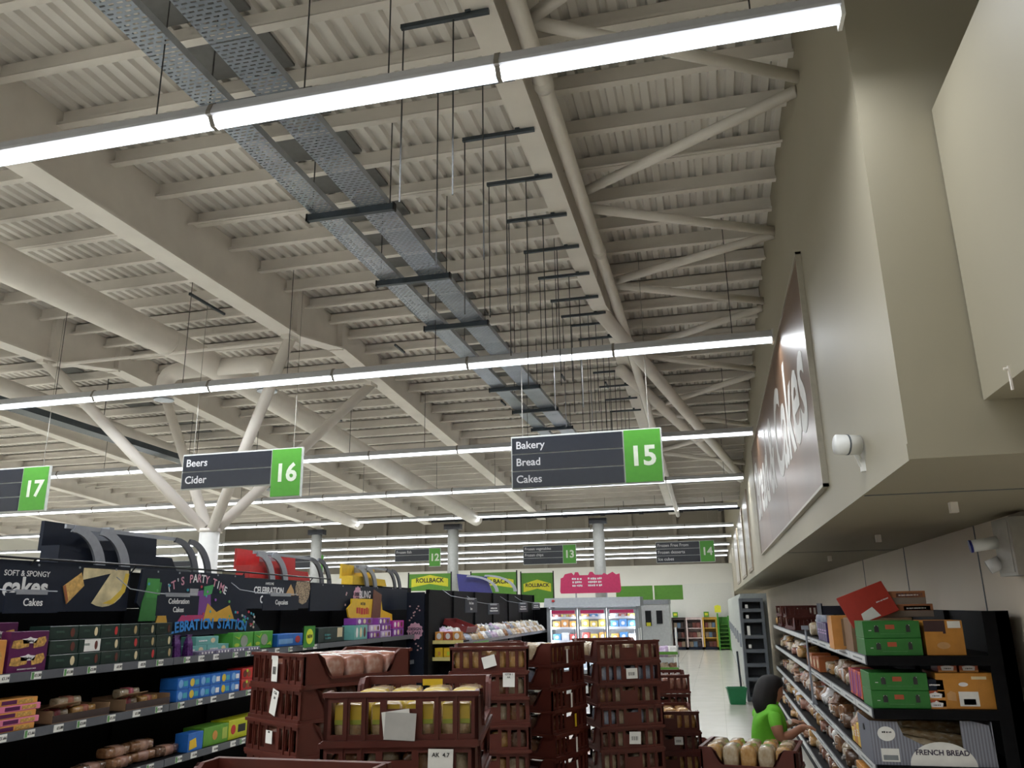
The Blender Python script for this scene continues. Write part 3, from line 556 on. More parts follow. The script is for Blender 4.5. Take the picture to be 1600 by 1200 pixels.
txt(t, 'CELEBRATION', .10, (7.68, -.002, 1.865), wht, 'CENTER', .03, .58); txt(t, 'CAKES', .10, (7.66, -.002, 1.775), wht, 'CENTER', .03, .34); txt(t, 'AWESOME', .035, (7.68, -.002, 1.935), wht, 'CENTER', 0)
MB().prism([(8.0, 1.80), (8.22, 1.80), (8.18, 1.88), (8.12, 1.94), (8.05, 1.87)], -.004, 0).build('piped_icing_picture', mat('caramel print', (.50, .30, .12), .5), t)
MB().prism([(8.24, 1.975), (8.54, 1.975)]+[(8.39+.17*math.cos(a), 1.90+.17*math.sin(a)) for a in [R(x) for x in (0, -30, -60, -90, -120, -150, -180)]], -.004, 0).build('biscuit_picture', mat('speckled biscuit print', (.30, .22, .14), .5, var=1, scale=70), t)
def badge(t, x, z, r, y=-.004):
    MB().prism([(x+r*(1+.07*math.cos(12*a))*math.cos(a), z+r*(1+.07*math.cos(12*a))*math.sin(a)*1.0) for a in [2*math.pi*i/72 for i in range(72)]], y, y+.004).build('pink_badge', mat('pink badge print', (.62, .34, .44), .5), t)
    txt(t, 'DESIGN', r*.48, (x, y-.002, z+r*.25), mat('navy ink', (.03, .02, .05), .5), 'CENTER', .03, r*1.6); txt(t, 'a CAKE', r*.48, (x, y-.002, z-.22*r), mat('navy ink', (.03, .02, .05), .5), 'CENTER', .03, r*1.6)
t = board('long navy header board with a pink scalloped badge', [(8.58, 1.66), (11.62, 1.66), (11.62, 1.95), (8.58, 1.97)]); badge(t, 9.85, 1.825, .125)
for k in range(10): MB().prism(ell(9.45+random.uniform(0, .9), random.uniform(1.70, 1.9), .018, .014, 6), -.003, 0).build('confetti', mat('print pink dot', (.55, .35, .35), .5), t)
clips(t, 8.6, 11.3, 1.95, 5)
t = thing('header_rail', 'thin black wire rail along the tops of the header boards', 'rail', lp(0, .22, 2.02), RZL)
MB().tube((3.2, 0, 0), (7.2, 0, .01), .008, 6).tube((7.2, 0, .01), (9.0, 0, .0), .008, 6).build('rail', black2, t)
for s in (3.6, 4.6, 5.6, 7.15, 8.56): MB().tube((s, 0, .0), (s, .28, -.33), .006, 6).build('rail_stay', black2, t)
t = thing('header_backing', 'black raised back board above the cake shelves', 'panel', lp(0, .505, 0), RZL)
MB().box(3.38, 11.28, 0, .025, 1.702, 1.99).build('panel', black, t); MB().box(11.285, 12.45, 0, .025, 0, 1.99).build('end_panel', black, t)
for s in (4.62, 5.87, 7.12, 8.37, 9.62): MB().box(s-.003, s+.003, -.003, 0, 1.702, 1.99).build('panel_joint', greyp, t)
# hanging category flags
def flag(s0, s1, z0, z1, lines, lb, gx=-4.1):
    t = thing('category_flag', lb, 'sign', (gx, (s0+s1)/2, z0), RZL); w = s1-s0; h = z1-z0
    MB().box(-w/2, w/2, 0, .006, 0, h).build('flag_card', navy, t)
    MB().box(-w*.32, w*.25, -.004, .01, h-.01, h+.02).build('clip_strip', silver, t)
    if not lines: scrawl(t, 0, h*.62, w*.6, h*.16, 0, wht); scrawl(t, 0, h*.36, w*.75, h*.16, 0, wht)
    for k, l in enumerate(lines): txt(t, l, .062 if len(lines) < 2 else .055, (0, -.002, h*(.52 if len(lines) == 1 else .7-.42*k)), wht, 'CENTER', .015, w*.85)
    MB().path([(-w*.5, .004, h+.012), (w*.45, .004, h+.012)], .004, 6).path([(-w*.5, .004, h+.012), (-w*.62, .2, h+.05), (-w*.6, .34, h+.14)], .004, 6).build('arm', silver, t)
flag(4.08, 4.50, 1.67, 1.79, ['Cakes'], 'small navy hanging flag at the far left lettered Cakes'); flag(5.47, 5.99, 1.64, 1.79, ['Celebration', 'Cakes'], 'small navy hanging flag with two lines in front of the party board'); flag(6.98, 7.66, 1.67, 1.81, ['Cupcakes'], 'small navy hanging flag before the biscuit board')
t = thing('end_post', 'navy end panel with a pink scalloped badge closing the cake aisle', 'panel', (-4.34, 11.32, 0))
MB().box(0, .26, 0, .04, 0, 1.9).build('panel', navy, t); badge(t, .13, 1.36, .115)
for k in range(14): MB().prism(ell(random.uniform(.03, .23), random.choice((random.uniform(1.5, 1.75), random.uniform(1.1, 1.22))), .014, .012, 6), -.003, 0).build('confetti', mat('print pink dot', (.55, .35, .35), .5), t)
# toppers
def arch(mb, x, w, h, lean, wd=.05):
    o = []; i = []
    for k in range(11):
        a = R(90-9*k); o.append((x+w*math.cos(a), h*math.sin(a)-h)); i.append((x-wd*.4+(w-wd)*math.cos(a), (h-wd*.7)*math.sin(a)-h))
    mb.prism(o+list(reversed(i)), 0, .02)
def topper(s0, s1, z0, z1, m, lb, d=.50):
    t = thing('shelf_topper', lb, 'display', lp(s0, d, z0), RZL); w = s1-s0; h = z1-z0
    MB().prism([(-.0, h*.3), (.0, h), (w-.02, h-.02), (w, h*.25)], .1, .13).build('back_board', m, t)
    MB().prism([(0, 0), (0, h*.42), (w, h*.34), (w*1.06, 0)], -.06, .1).build('bin_front', m, t)
    MB().box(.0, w, -.10, -.08, h*.80, h*.80+.03).build('front_bar', silver, t)
    for x in (.08, .36): mb = MB(); arch(mb, x, .36, h*.80+.10, 0, .075); mb.build('arched_bracket', silver, t, (0, -.11, h*.80+.03))
    for x in (w-.02, w+.18): mb = MB(); arch(mb, x, .36, h*.80+.10, 0, .06); mb.build('arched_bracket', mat('dark bracket', (.10, .105, .12), .4, .3), t, (0, -.11, h*.80+.03))
    MB().box(w*.35, w*.35+.05, -.09, .1, h*.62, h*.95).build('bar_clip', silver, t)
    return t
topper(5.03, 6.33, 2.02, 2.335, navy, 'navy topper bin with arched silver brackets on the cake aisle')
topper(7.60, 8.85, 2.00, 2.30, mat('bright red bin', (.50, .02, .02), .4), 'red topper bin with arched silver brackets on the cake aisle')
topper(10.1, 11.2, 1.99, 2.26, yelc, 'yellow topper bin with arched grey brackets at the aisle end')

# ------------------------------------------------------------------ bread crates
CW, CL, CH = .50, .66, .165
def end_panel():
    m = MB(); T = .012; y0 = -CL/2; y1 = y0+T
    slots = [-.208, -.148, -.088, .088, .148, .208]; sw = .019
    xs = [-CW/2]
    for c in slots: xs += [c-sw, c+sw]
    xs.append(CW/2)
    for i in range(0, len(xs), 2):
        if abs(xs[i]) < .1 and abs(xs[i+1]) < .1:     # middle panel with the hand hole
            m.box(xs[i], -.047, y0, y1, .02, .15); m.box(.047, xs[i+1], y0, y1, .02, .15); m.box(-.047, .047, y0, y1, .02, .112); m.box(-.047, .047, y0, y1, .138, .15)
        else: m.box(xs[i], xs[i+1], y0, y1, .02, .15)
    for c in slots:
        m.box(c-sw, c+sw, y0, y1, .02, .036); m.box(c-sw, c+sw, y0, y1, .134, .15)
    m.box(-CW/2-.004, CW/2+.004, y0-.012, y1, .15, CH); m.box(-CW/2, CW/2, y0-.010, y1, 0, .02)
    for c in (-.178, -.118, .118, .178): m.box(c-.004, c+.004, y0-.006, y0, .02, .15)
    return m.mesh('end_panel', crate_m)
def side_panel():
    m = MB(); x = -CW/2; h = CH
    pr = [(-CL/2, 0), (CL/2, 0), (CL/2, h), (CL/2-.075, h), (CL/2-.10, h-.02), (CL/2-.135, .062), (CL/2-.16, .05), (-CL/2+.16, .05), (-CL/2+.135, .062), (-CL/2+.10, h-.02), (-CL/2+.075, h), (-CL/2, h)]
    m.prism(pr, x, x+.012, 'x')
    for a in (-1, 1):
        m.prism([(a*(CL/2-.075), h), (a*(CL/2-.10), h-.02), (a*(CL/2-.135), .062), (a*(CL/2-.16), .05), (a*(CL/2-.16), .04), (a*(CL/2-.142), .052), (a*(CL/2-.112), h-.026), (a*(CL/2-.085), h-.008)], x-.010, x, 'x')
    m.box(x-.010, x, -CL/2+.16, CL/2-.16, .04, .052); m.box(x-.008, x, -CL/2, CL/2, 0, .016)
    return m.mesh('side_panel', crate_m)
EP, SP = end_panel(), side_panel()
BT = MB().box(-CW/2+.012, CW/2-.012, -CL/2+.012, CL/2-.012, .004, .012).mesh('base_tray', crate_m)
def crate(loc, rz, label, group):
    t = thing('bread_crate', label, 'crate', loc, rz, group)
    obj('end_panel', EP, t); obj('end_panel', EP, t, rz=R(180)); obj('side_panel', SP, t); obj('side_panel', SP, t, rz=R(180)); obj('base_tray', BT, t)
    return t
def sticker(t, x, z, w, h, lines=(), rot=0, y=-CL/2-.0145, m=None, bars=False):
    o = MB().box(-w/2, w/2, -.0008, .0008, -h/2, h/2).build('paper_label', m or paper, t, (x, y, z)); o.rotation_euler = (0, rot, 0)
    for k, l in enumerate(lines): txt(o, l, min(h*.2, .018), (0, -.0015, h*.38-.2*h*k), ink, 'CENTER', .01, w*.85, name='label_print')
    if bars:
        mb = MB()
        for k in range(9): mb.box(-w*.3+w*.066*k, -w*.3+w*.066*k+w*(.02 if k % 3 else .04), -.0016, -.0008, -h*.2, h*.12)
        b = mb.build('bar_code', ink, o); b['kind'] = 'stuff'
def stack(x, y, rz, ztop, n, where, fills, jit=.012, fill_n=4):
    base = ztop-CH; pitch = base/(n-1) if n > 1 else 0; out = []
    for k in range(n):
        z = base-k*pitch if n > 1 else base
        jx, jy, ja = (random.uniform(-jit, jit), random.uniform(-jit, jit), random.uniform(-.02, .02)) if k else (0, 0, 0)
        lb = ('topmost brown bread crate of the stack %s' if k == 0 else ORD[k]+' brown bread crate from the top of the stack %s') % where
        c = crate((x+jx, y+jy, z+.0005), rz+ja, lb, 'brown bread crates'); out.append(c)
        if k < fill_n and fills:
            kd, nx, ny, sc, lngx, bd = fills[k % len(fills)]
            if not kd: continue
            M = Matrix.Translation((x+jx, y+jy, z+.013)) @ Matrix.Rotation(rz+ja, 4, 'Z'); i = 0
            for a in range(nx):
                for b in range(ny):
                    if k and (b > 0 if not lngx else a > 0): continue
                    px = (a+.5)/nx*(CW-.04)-(CW-.04)/2; py = (b+.5)/ny*(CL-.04)-(CL-.04)/2
                    p = M @ Vector((px, py, 0))
                    loaf(kd if isinstance(kd, str) else kd[(a+b) % len(kd)], p, rz+ja+(R(-90) if lngx else 0)+random.uniform(-.03, .03), 'bagged loaf, %s in %s' % (ORD[i], lb.replace('brown bread crate', 'crate').replace(' of the stack', '').replace(' from the top of the stack', ' down').replace('behind the front middle stack', 'behind the middle')), 'loaves in the crates', sc, False, bd); i += 1
    return out
YB = (.50, .36, .04)
A = stack(-2.035, 4.215, R(-30.7), 1.45, 9, 'by the cake shelves', [('pink', 2, 5, (1.02, .78, 1.12), True, None), ('pink', 2, 5, (1.02, .78, 1.05), True, None), ('pink', 2, 5, (1.0, .78, 1.0), True, None)], fill_n=3)
sticker(A[0], -.0, .085, .055, .115, ['', ''], 0, bars=True); sticker(A[0], -.005, .142, .06, .018)
sticker(A[1], .02, .09, .06, .12, ['C36', '34'], .25); sticker(A[2], 0, .09, .06, .06, ['314'])
Bk = stack(-1.085, 2.94, R(12), 1.395, 9, 'in the front middle', [('yellow', 4, 2, (.96, 1.1, .98), False, YB), (('brown', 'pale'), 4, 2, (.96, 1.0, 1.0), False, None)], fill_n=2)
for _o in [o for o in C.objects if o.name.startswith('bread_loaf') and 'topmost crate in the front middle' in o.get('label', '')]:
    for _e in (-1, 1):
        MB().box(-.044, .044, -.0012, .0012, .052, .112).build('end_label', mat('yellow end label', (.55, .38, .03), .35, coat=.4), _o, (0, _e*.151, 0)); MB().box(-.044, .044, -.0016, .0016, .052, .066).build('green_stripe', mat('green stripe print', (.30, .34, .04), .4), _o, (0, _e*.1512, 0))
sticker(Bk[0], .0, .062, .10, .082, ['', ''], .06, m=mat('grey delivery note', (.45, .44, .42), .7)); sticker(Bk[0], -.012, .07, .09, .08, [], -.12, -CL/2-.013)
sticker(Bk[1], .14, .072, .08, .15, ['AK  4.7', '', '13238-1'], .03)
t = MB().box(-.04, .04, -.001, .001, -.012, .012).build('yellow_tag', mat('yellow tag', (.7, .5, .02), .4), Bk[0], (.02, CL/2-.014, .14))
Cs = stack(-1.525, 5.57, R(14), 1.415, 9, 'behind the front middle stack', [('gold', 4, 2, (1, 1.1, 1.08), False, None), (('brown', 'pale'), 4, 2, (.98, 1, .95), False, None), (('pale', 'brown'), 4, 2, (.98, 1, .9), False, None), (('gold', 'dark'), 4, 2, (.98, 1, .9), False, None), (('gold', 'pale'), 4, 2, (.98, 1, .9), False, None), (('dark', 'gold'), 4, 2, (.98, 1, .9), False, None)], fill_n=6)
sticker(Cs[0], -.0, .075, .085, .07, ['', ''], -.25); sticker(Cs[1], .13, .12, .075, .085, ['10738 1', 'AK'], .02)
Ds = stack(-1.415, 6.35, R(70), 1.40, 9, 'with golden rolls beside the freezer', [(('gold', 'pale'), 2, 5, (1.02, .75, 1.15), True, None), (('pale', 'blue'), 2, 5, (1.02, .75, 1), True, None), ('dark', 2, 5, (1, .75, .9), True, None), ('dark', 2, 5, (1, .75, .9), True, None), ('brown', 2, 5, (1, .75, .9), True, None)], fill_n=5)
for k in range(6):
    if k in (0, 2, 4, 5): sticker(Ds[k], .02*(k-2), .07, .022, .10, [], -.15*(k % 2))
sticker(Ds[3], .06, .08, .025, .09, [], 0, m=mat('yellow tag', (.7, .5, .02), .4))
Es = stack(-.83, 6.81, R(26), 1.40, 9, 'nearest the open floor', [('pale', 4, 2, (.98, 1.05, 1.05), False, None), ('blue', 4, 2, (.98, 1.05, 1.0), False, None), (('brown', 'pale'), 4, 2, (.98, 1, 1), False, None), (('blue', 'pale'), 4, 2, (.98, 1, .95), False, None), (('dark', 'pale'), 4, 2, (.98, 1, .95), False, None), (('pale', 'dark'), 4, 2, (.98, 1, .95), False, None)], fill_n=6)
sticker(Es[1], .01, .08, .09, .075, [], 0, bars=True); sticker(Es[4], .02, .09, .09, .085, [], .05, bars=True)
Fs = stack(-.60, 8.2+CL/2, R(8), 1.02, 6, 'low behind the open-floor stack', [('pink', 4, 2, (.98, 1, 1), False, None), (('brown', 'dark'), 4, 2, (.98, 1, .95), False, None), ('brown', 4, 2, (.98, 1, .95), False, None)], fill_n=3)
F2 = stack(-.52, 7.30+CL/2, R(10), .80, 5, 'second lowest by the floor edge', [('gold', 4, 2, (.98, 1, 1.1), False, None), (('brown', 'dark'), 4, 2, (.98, 1, .95), False, None)], fill_n=3)
sticker(F2[1], .06, .1, .07, .06, [], 0, bars=True)
Hs = stack(.17, 6.72, R(80), .655, 4, 'in front of the kneeling worker', [(('gold', 'pale'), 2, 5, (.98, .75, 1.3), True, None)], fill_n=1)
Gs = stack(-.14, 10.05, R(64), .166, 1, 'standing alone on the open floor', None)
Gs2 = stack(.06, 9.35, R(28), .166, 1, 'standing empty beside the lone floor crate', None)
Is = stack(-1.11, 1.79, R(-1), 1.272, 8, 'cut off at the bottom edge', [('brown', 4, 2, (.98, 1, .9), False, None)], fill_n=1)
# bottle-like clear bag ends standing in front of the worker's crate
# ------------------------------------------------------------------ second gondola (hot cross buns) with end shelf
G2 = -3.8
for i in range(6): bay(11.95+1.25*i, 1.25, i, G2, (.5, .85, 1.17), 1.95, greyrail, 'bun aisle', False, .45)
packs = [B_brown, B_pale, B_gold, B_dark, B_blue, bread_mat('white glossy bag', (.55, .52, .50), (.68, .66, .64), (.8, .8, .8)), bread_mat('lilac glossy bag', (.40, .25, .45), (.55, .45, .6), (.75, .7, .75)), bread_mat('red glossy bag', (.35, .06, .05), (.45, .14, .12), (.7, .6, .6))]
def pack_mesh(m, seed):
    rd = random.Random(seed); mb = MB(); N = 9; b = 0
    for j in range(N):
        for i in range(N):
            u, v = i/(N-1), j/(N-1); e = min(u, 1-u, v, 1-v); z = .012+.075*min(1, e*4)**.5*(.78+.22*abs(math.sin(u*math.pi*2)*math.sin(v*math.pi*2)))*rd.uniform(.85, 1.12)
            mb.v.append(((u-.5)*.22*rd.uniform(.94, 1.06), (v-.5)*.22*rd.uniform(.94, 1.06), z))
    for j in range(N-1):
        for i in range(N-1): mb.f.append((j*N+i, j*N+i+1, (j+1)*N+i+1, (j+1)*N+i))
    n0 = len(mb.v); rim = [i for i in range(N)]+[j*N+N-1 for j in range(1, N)]+[(N-1)*N+i for i in range(N-2, -1, -1)]+[j*N for j in range(N-2, 0, -1)]
    for k in rim: x, y, z = mb.v[k]; mb.v.append((x*.9, y*.9, 0))
    L = len(rim)
    for k in range(L): mb.f.append((rim[k], n0+k, n0+(k+1) % L, rim[(k+1) % L]))
    mb.f.append(tuple(n0+k for k in range(L))); return mb.mesh('bun_pack', m, True)
PM = [pack_mesh(m, i) for i, m in enumerate(packs)]; PMT = tail_mesh(clear, 5)
CN = ['brown', 'cream', 'golden', 'dark', 'blue', 'white', 'lilac', 'red']
def pack(k, loc, rz, label, group, sc=1, rx=0):
    t = thing('bun_pack', label, 'bread', loc, rz, group); t.rotation_euler = (rx, 0, rz); t.scale = (sc, sc, sc)
    obj('bagged_buns', PM[k], t); return t
t = thing('gondola_end', 'black end panel closing the bun aisle by the freezer', 'panel', (-4.27, 19.46, 0)); MB().box(0, .49, 0, .03, 0, 1.66).build('panel', black, t)
for r in range(2):
    for i in range(22):
        s = 12.1+.30*i; k = (5, 5, 0, 4, 4, 6, 1, 5, 2)[(i*2+r*5) % 9] if i < 14 else (1, 5)[i % 2]
        pack(k, (G2-.13-.12*r, s, 1.171+.10*r), R(90)+random.uniform(-.4, .4), 'bagged buns in %s wrap, %s along the %s layer of the bun shelf' % (CN[k], ordn(i), ('front', 'heaped')[r]), 'bun packs on the far bun shelf', 1.35, .2*r)
for i in range(16): k = (0, 2, 7, 3)[i % 4]; pack(k, (G2-.16, 12.15+.36*i, .851), R(90)+random.uniform(-.3, .3), 'bagged buns in %s wrap, %s along the second bun shelf' % (CN[k], ordn(i)), 'bun packs on the far bun shelf', 1.1)
t = thing('red_bread_tray', 'tilted dark red bread tray lying on the bun shelf', 'tray', (G2-.25, 12.95, 1.36), R(90)); t.rotation_euler = (.35, 0, R(90))
MB().box(-.3, .3, -.2, .2, 0, .01).build('tray_base', mat('dark red plastic', (.18, .02, .02), .4), t)
for q in ((-.3, .3, -.2, -.19), (-.3, .3, .19, .2), (-.3, -.29, -.19, .19), (.29, .3, -.19, .19)): MB().box(*q, .01, .09).build('tray_wall', mat('dark red plastic', (.18, .02, .02), .4), t)
flag(12.1, 12.75, 1.60, 1.80, ['Hot Cross', 'Buns'], 'small navy hanging flag lettered for hot cross buns', -3.7)
flag(13.4, 14.15, 1.56, 1.72, [], 'small navy hanging flag right of the hot cross bun flag', -3.7); flag(15.6, 16.4, 1.58, 1.74, [], 'small navy hanging flag farther along the bun aisle', -3.7); flag(16.8, 17.6, 1.62, 1.75, [], 'small navy hanging flag at the freezer end of the bun aisle', -3.7)
t = thing('shelf_label', 'lime green shelf strip clipped to the bun shelf edge', 'label', (G2+.002, 13.3, 1.10), R(90)); MB().box(-.45, .45, -.008, -.002, 0, .045).build('strip', green, t)
t = thing('end_shelf', 'yellow edged end shelves beside the navy panel', 'shelving', (-4.02, 11.55, 0))
MB().box(0, .22, .3, .33, 0, 1.30).build('back_panel', black, t)
for z in (.75, .99, 1.22): MB().box(0, .46, 0, .3, z-.02, z).build('shelf', black, t); MB().box(0, .46, -.01, 0, z-.045, z+.005).build('yellow_edge', mat('pale yellow rail', (.68, .58, .22), .5), t)
MB().box(0, .60, 0, .3, 0, .12).build('plinth', black, t); MB().box(-.07, 0, -.19, .3, 0, 1.88).build('side_panel', black, t)
for k in range(3):
    carton('snack_box', 'orange snack box on the yellow edged end shelf, %s' % ('left', 'middle', 'right')[k], 'box', (.12, .1, .12), (-3.94+.135*k, 11.64, 1.221), 0, (orangec, mat('rust carton', (.45, .10, .04), .4), orangec)[k], [('e', .5, .5, .3, .35, whitep)], 'end shelf snacks')
    carton('snack_box', 'yellow snack box on the lower yellow edged end shelf, %s' % ('left', 'middle', 'right')[k], 'box', (.12, .1, .13), (-3.94+.135*k, 11.64, .991), 0, yelc, [('r', .4, .7, .2, .6, limep if k == 1 else orangec)], 'end shelf snacks')
# ------------------------------------------------------------------ freezer cabinet
FX, FY = -3.74, 18.5
t = thing('freezer_cabinet', 'upright glass fronted freezer with three lit doors', 'freezer', (FX, FY, 0)); FWd = 2.06
frz = mat('grey freezer steel', (.30, .32, .34), .35, .2); fin = mat('white freezer liner', (.75, .77, .8), .4)
MB().box(0, FWd, .75, .8, 0, 1.66).build('back_liner', fin, t); MB().box(0, .05, .02, .75, 0, 1.66).build('side_wall', frz, t); MB().box(FWd-.05, FWd, .02, .75, 0, 1.66).build('side_wall', frz, t)
MB().box(0, FWd, .0, .8, 0, .28).build('kick_base', frz, t); MB().prism([(-.06, 1.66), (.8, 1.66), (.8, 1.86), (.05, 1.86)], -.05, FWd+.05, 'x').build('canopy', frz, t)
MB().prism(ell(.16, 1.80, .03, .025), -.03, .05).build('red_dot', redp, t)
fl = mat('freezer lamp', (.85, .93, 1), .5, emit=14)
for x in (.06, .70, 1.36, 1.98): MB().box(x, x+.02, .08, .10, .32, 1.62).build('lamp_tube', fl, t)
for z in (.30, .62, .92, 1.2, 1.42): MB().box(.05, FWd-.05, .14, .74, z, z+.015).build('shelf', fin, t); MB().box(.05, FWd-.05, .13, .14, z-.02, z+.03).build('shelf_edge', mat('pale shelf edge', (.6, .6, .66), .4), t)
glass = mat('door glass', (.6, .65, .68), .06, alpha=.12)
for k in range(3):
    x0 = .05+k*.655; d = MB().box(x0, x0+.04, 0, .03, .28, 1.64).box(x0+.61, x0+.65, 0, .03, .28, 1.64).box(x0+.04, x0+.61, 0, .03, .28, .33).box(x0+.04, x0+.61, 0, .03, 1.60, 1.64).build('door', frz, t)
    MB().box(x0+.04, x0+.61, .012, .018, .33, 1.60).build('pane', glass, d); MB().box(x0+.57, x0+.59, -.03, 0, .8, 1.2).build('handle', silver, d)
    MB().box(x0+.06, x0+.59, .008, .012, 1.52, 1.59).build('door_banner', mat('magenta banner', (.45, .02, .10), .4), d)
fm = [mat('frozen box orange', (.7, .28, .03), .5), mat('frozen box blue', (.05, .25, .6), .5), mat('frozen box white', (.7, .7, .72), .5), mat('frozen box red', (.55, .05, .04), .5), mat('frozen box yellow', (.72, .5, .06), .5)]
for k in range(3):
    for r, z in enumerate((.636, .936, 1.216, 1.436)):
        for j in range(3):
            m = fm[0] if (k == 0 and r == 2) else fm[(k*2+r+j*(r % 2)) % 5]; w = .165
            carton('frozen_pack', 'frozen food pack, %s of three on the %s freezer shelf behind the %s door' % (ORD[j], ('fourth', 'third', 'second', 'top')[r], ('left', 'middle', 'right')[k]), 'box', (w, .2, .14+.03*((k+j) % 2) if r < 3 else .07), (FX+.05+k*.655+.14+.19*j, FY+.28, z), 0, m, [('e', .5, .5, .25, .25, whitep)], 'frozen packs in the freezer')
t = thing('pink_sign', 'pink cut-out promotional sign standing over the freezer', 'sign', (-3.46, 18.75, 1.86))
MB().prism([(0, .14), (.02, .10), (1.36, .10), (1.40, .16), (1.38, .52), (1.3, .50), (1.22, .56), (1.1, .50), (1.02, .54), (.98, .50), (.82, .50), (.76, .57), (.70, .57), (.66, .50), (.46, .50), (.43, .57), (.36, .57), (.33, .50), (.28, .56), (.12, .53), (.08, .46), (.02, .44)], 0, .03).build('board', mat('hot pink board', (.55, .03, .12), .45), t)
scrawl(t, .40, .42, .24, .05, 0, wht, 3); scrawl(t, .80, .42, .34, .05, 0, wht, 3)
for x in (.35, 1.05): MB().box(x, x+.03, .005, .025, 0, .12).build('post', silver, t)
# rollback boards
rbg = mat('promo green board', (.095, .28, .025), .45); rby = mat('promo yellow', (.70, .68, .03), .5)
def rollback(x, y, w, h, z, lb, rz=0):
    t = thing('promo_board', lb, 'sign', (x, y, 0), rz)
    MB().box(0, w, 0, .02, z, z+h).build('board', rbg, t); cz = z+h*.55
    MB().prism([(w*.06, cz-.14), (w*.5, cz-.06), (w*.94, cz-.14), (w*.94, cz+.06), (w*.5, cz+.16), (w*.06, cz+.06)], -.004, 0).build('yellow_banner', rby, t)
    txt(t, 'ROLLBACK', .15, (w*.5, -.006, cz+.02), ink, 'CENTER', .03, w*.76)
    MB().tube((w*.33, -.005, cz-.05), (w*.33, 0, cz-.05), .001, 4).box(-.03, 0, -.01, .01, 0, z+h+.04).box(w, w+.03, -.01, .01, 0, z+h+.04).build('stand', black2, t)
rollback(-7.62, 20.0, 1.12, .42, 2.12, 'green promotional board with yellow banner behind the yellow topper')
rollback(-5.95, 20.0, 1.16, .55, 1.98, 'green promotional board with yellow banner, middle of the three'); rollback(-4.68, 20.1, .78, .72, 1.78, 'narrow green promotional board with yellow banner left of the pink sign', R(10))
t = thing('purple_topper', 'dark blue topper with grey arched brackets above the bun aisle', 'display', (-5.4, 17.2, 1.98)); MB().prism([(0, 0), (.75, 0), (.62, .34), (-.05, .42)], 0, .03).build('board', mat('indigo board', (.03, .03, .16), .4), t)
for x in (.2, .6): mb = MB(); arch(mb, x, .7, .36, 0, .05); mb.build('arched_bracket', silver, t, (0, -.05, .38))
MB().box(.1, .6, .0, .03, -.05, 0).build('foot', black2, t)
# open display far right of freezer
t = thing('freezer_cabinet', 'pale freezer with dark windowed doors beyond the lit freezer', 'freezer', (-1.76, 20.0, 0))
MB().box(0, .66, 0, .8, 0, 1.70).build('body', mat('pale freezer', (.55, .56, .56), .4), t); MB().box(.10, .24, -.02, 0, 1.2, 1.55).build('door_window', black2, t); MB().box(.36, .50, -.02, 0, 1.25, 1.55).build('door_window', black2, t); MB().box(-.02, .67, -.04, .8, 1.70, 1.80).build('canopy', frz, t)
MB().box(.12, .22, -.03, -.02, 1.2, 1.28).build('lime_tag', rby, t)
for x, lb, w in ((-2.5, 'plain green high board beyond the freezer, left half', .95), (-1.52, 'plain green high board beyond the freezer, right half', .72)):
    t = thing('green_board', lb, 'sign', (x, 21.5, 0), R(-6)); MB().box(0, w, 0, .02, 1.80, 2.16).build('board', rbg, t); MB().box(w*.35, w*.35+.03, .02, .04, 0, 2.16).build('stand', greyp, t)
t = thing('promo_stand', 'wire display stand with lime shelf edges and bagged goods', 'stand', (-1.48, 16.2, 0))
for x in (0, .68):
    for y in (0, .4): MB().tube((x, y, 0), (x, y, 1.25), .01, 6).build('post', white, t)
for z in (.52, .80): MB().box(-.01, .70, -.01, .42, z, z+.012).build('shelf', white, t); MB().box(-.015, .70, -.025, -.01, z-.03, z+.02).build('lime_edge', rbg, t)
for k in range(4):
    pack((5, 1, 6, 5)[k], (-1.39+.17*k, 16.4, .813), random.uniform(-.3, .3), 'clear bagged goods on the wire stand, %s along the upper shelf' % ORD[k], 'bags on the wire stand', 1.0, 1.2); pack((1, 0, 1, 0)[k], (-1.39+.17*k, 16.4, .533), .2, 'clear bagged goods on the wire stand, %s along the lower shelf' % ORD[k], 'bags on the wire stand', .8, .6)
# far racks against the partition
RK = [(-1.78, .55, mat('dark rack', (.06, .04, .035), .5), 'dark goods rack against the partition, leftmost'), (-1.22, .62, mat('pale pink rack', (.62, .50, .48), .5), 'pale rack with white edged shelves against the partition'), (-.59, .55, mat('amber rack', (.62, .36, .05), .5), 'amber framed rack against the partition'), (.44, .18, mat('dim rack', (.10, .12, .13), .5), 'narrow dim rack at the right end of the partition')]
for i, (x, w, m, lb) in enumerate(RK):
    t = thing('goods_rack', lb, 'shelving', (x, 33.45, 0)); MB().box(0, w, .5, .53, 0, 1.2).build('back_panel', m, t)
    for q in (0, w-.05): MB().box(q, q+.05, 0, .5, 0, 1.2).build('side_panel', m, t)
    MB().box(0, w, 0, .5, 0, .1).build('plinth', navy, t)
    for z in (.42, .78, 1.12): MB().box(.05, w-.05, .02, .5, z, z+.03).build('shelf', m, t)
    for z in (.1, .45, .81):
        for k in range(3): carton('jar_pack', 'small pack on the %s, %s shelf, %s' % (lb.split(' against')[0].split(' at ')[0], {.1: 'bottom', .45: 'middle', .81: 'upper'}[z], ('left', 'centre', 'right')[k]), 'box', ((w-.14)/3.3, .2, .2), (x+.07+(w-.14)*(k+.5)/3, 33.7, z+.001), 0, (cardin, choc, mat('dull red pack', (.16, .04, .03), .5), mat('dull tan pack', (.30, .22, .15), .5), mat('dull blue pack', (.10, .16, .24), .5))[(i*2+k+int(z*10)) % 5], (), 'packs on the far racks')
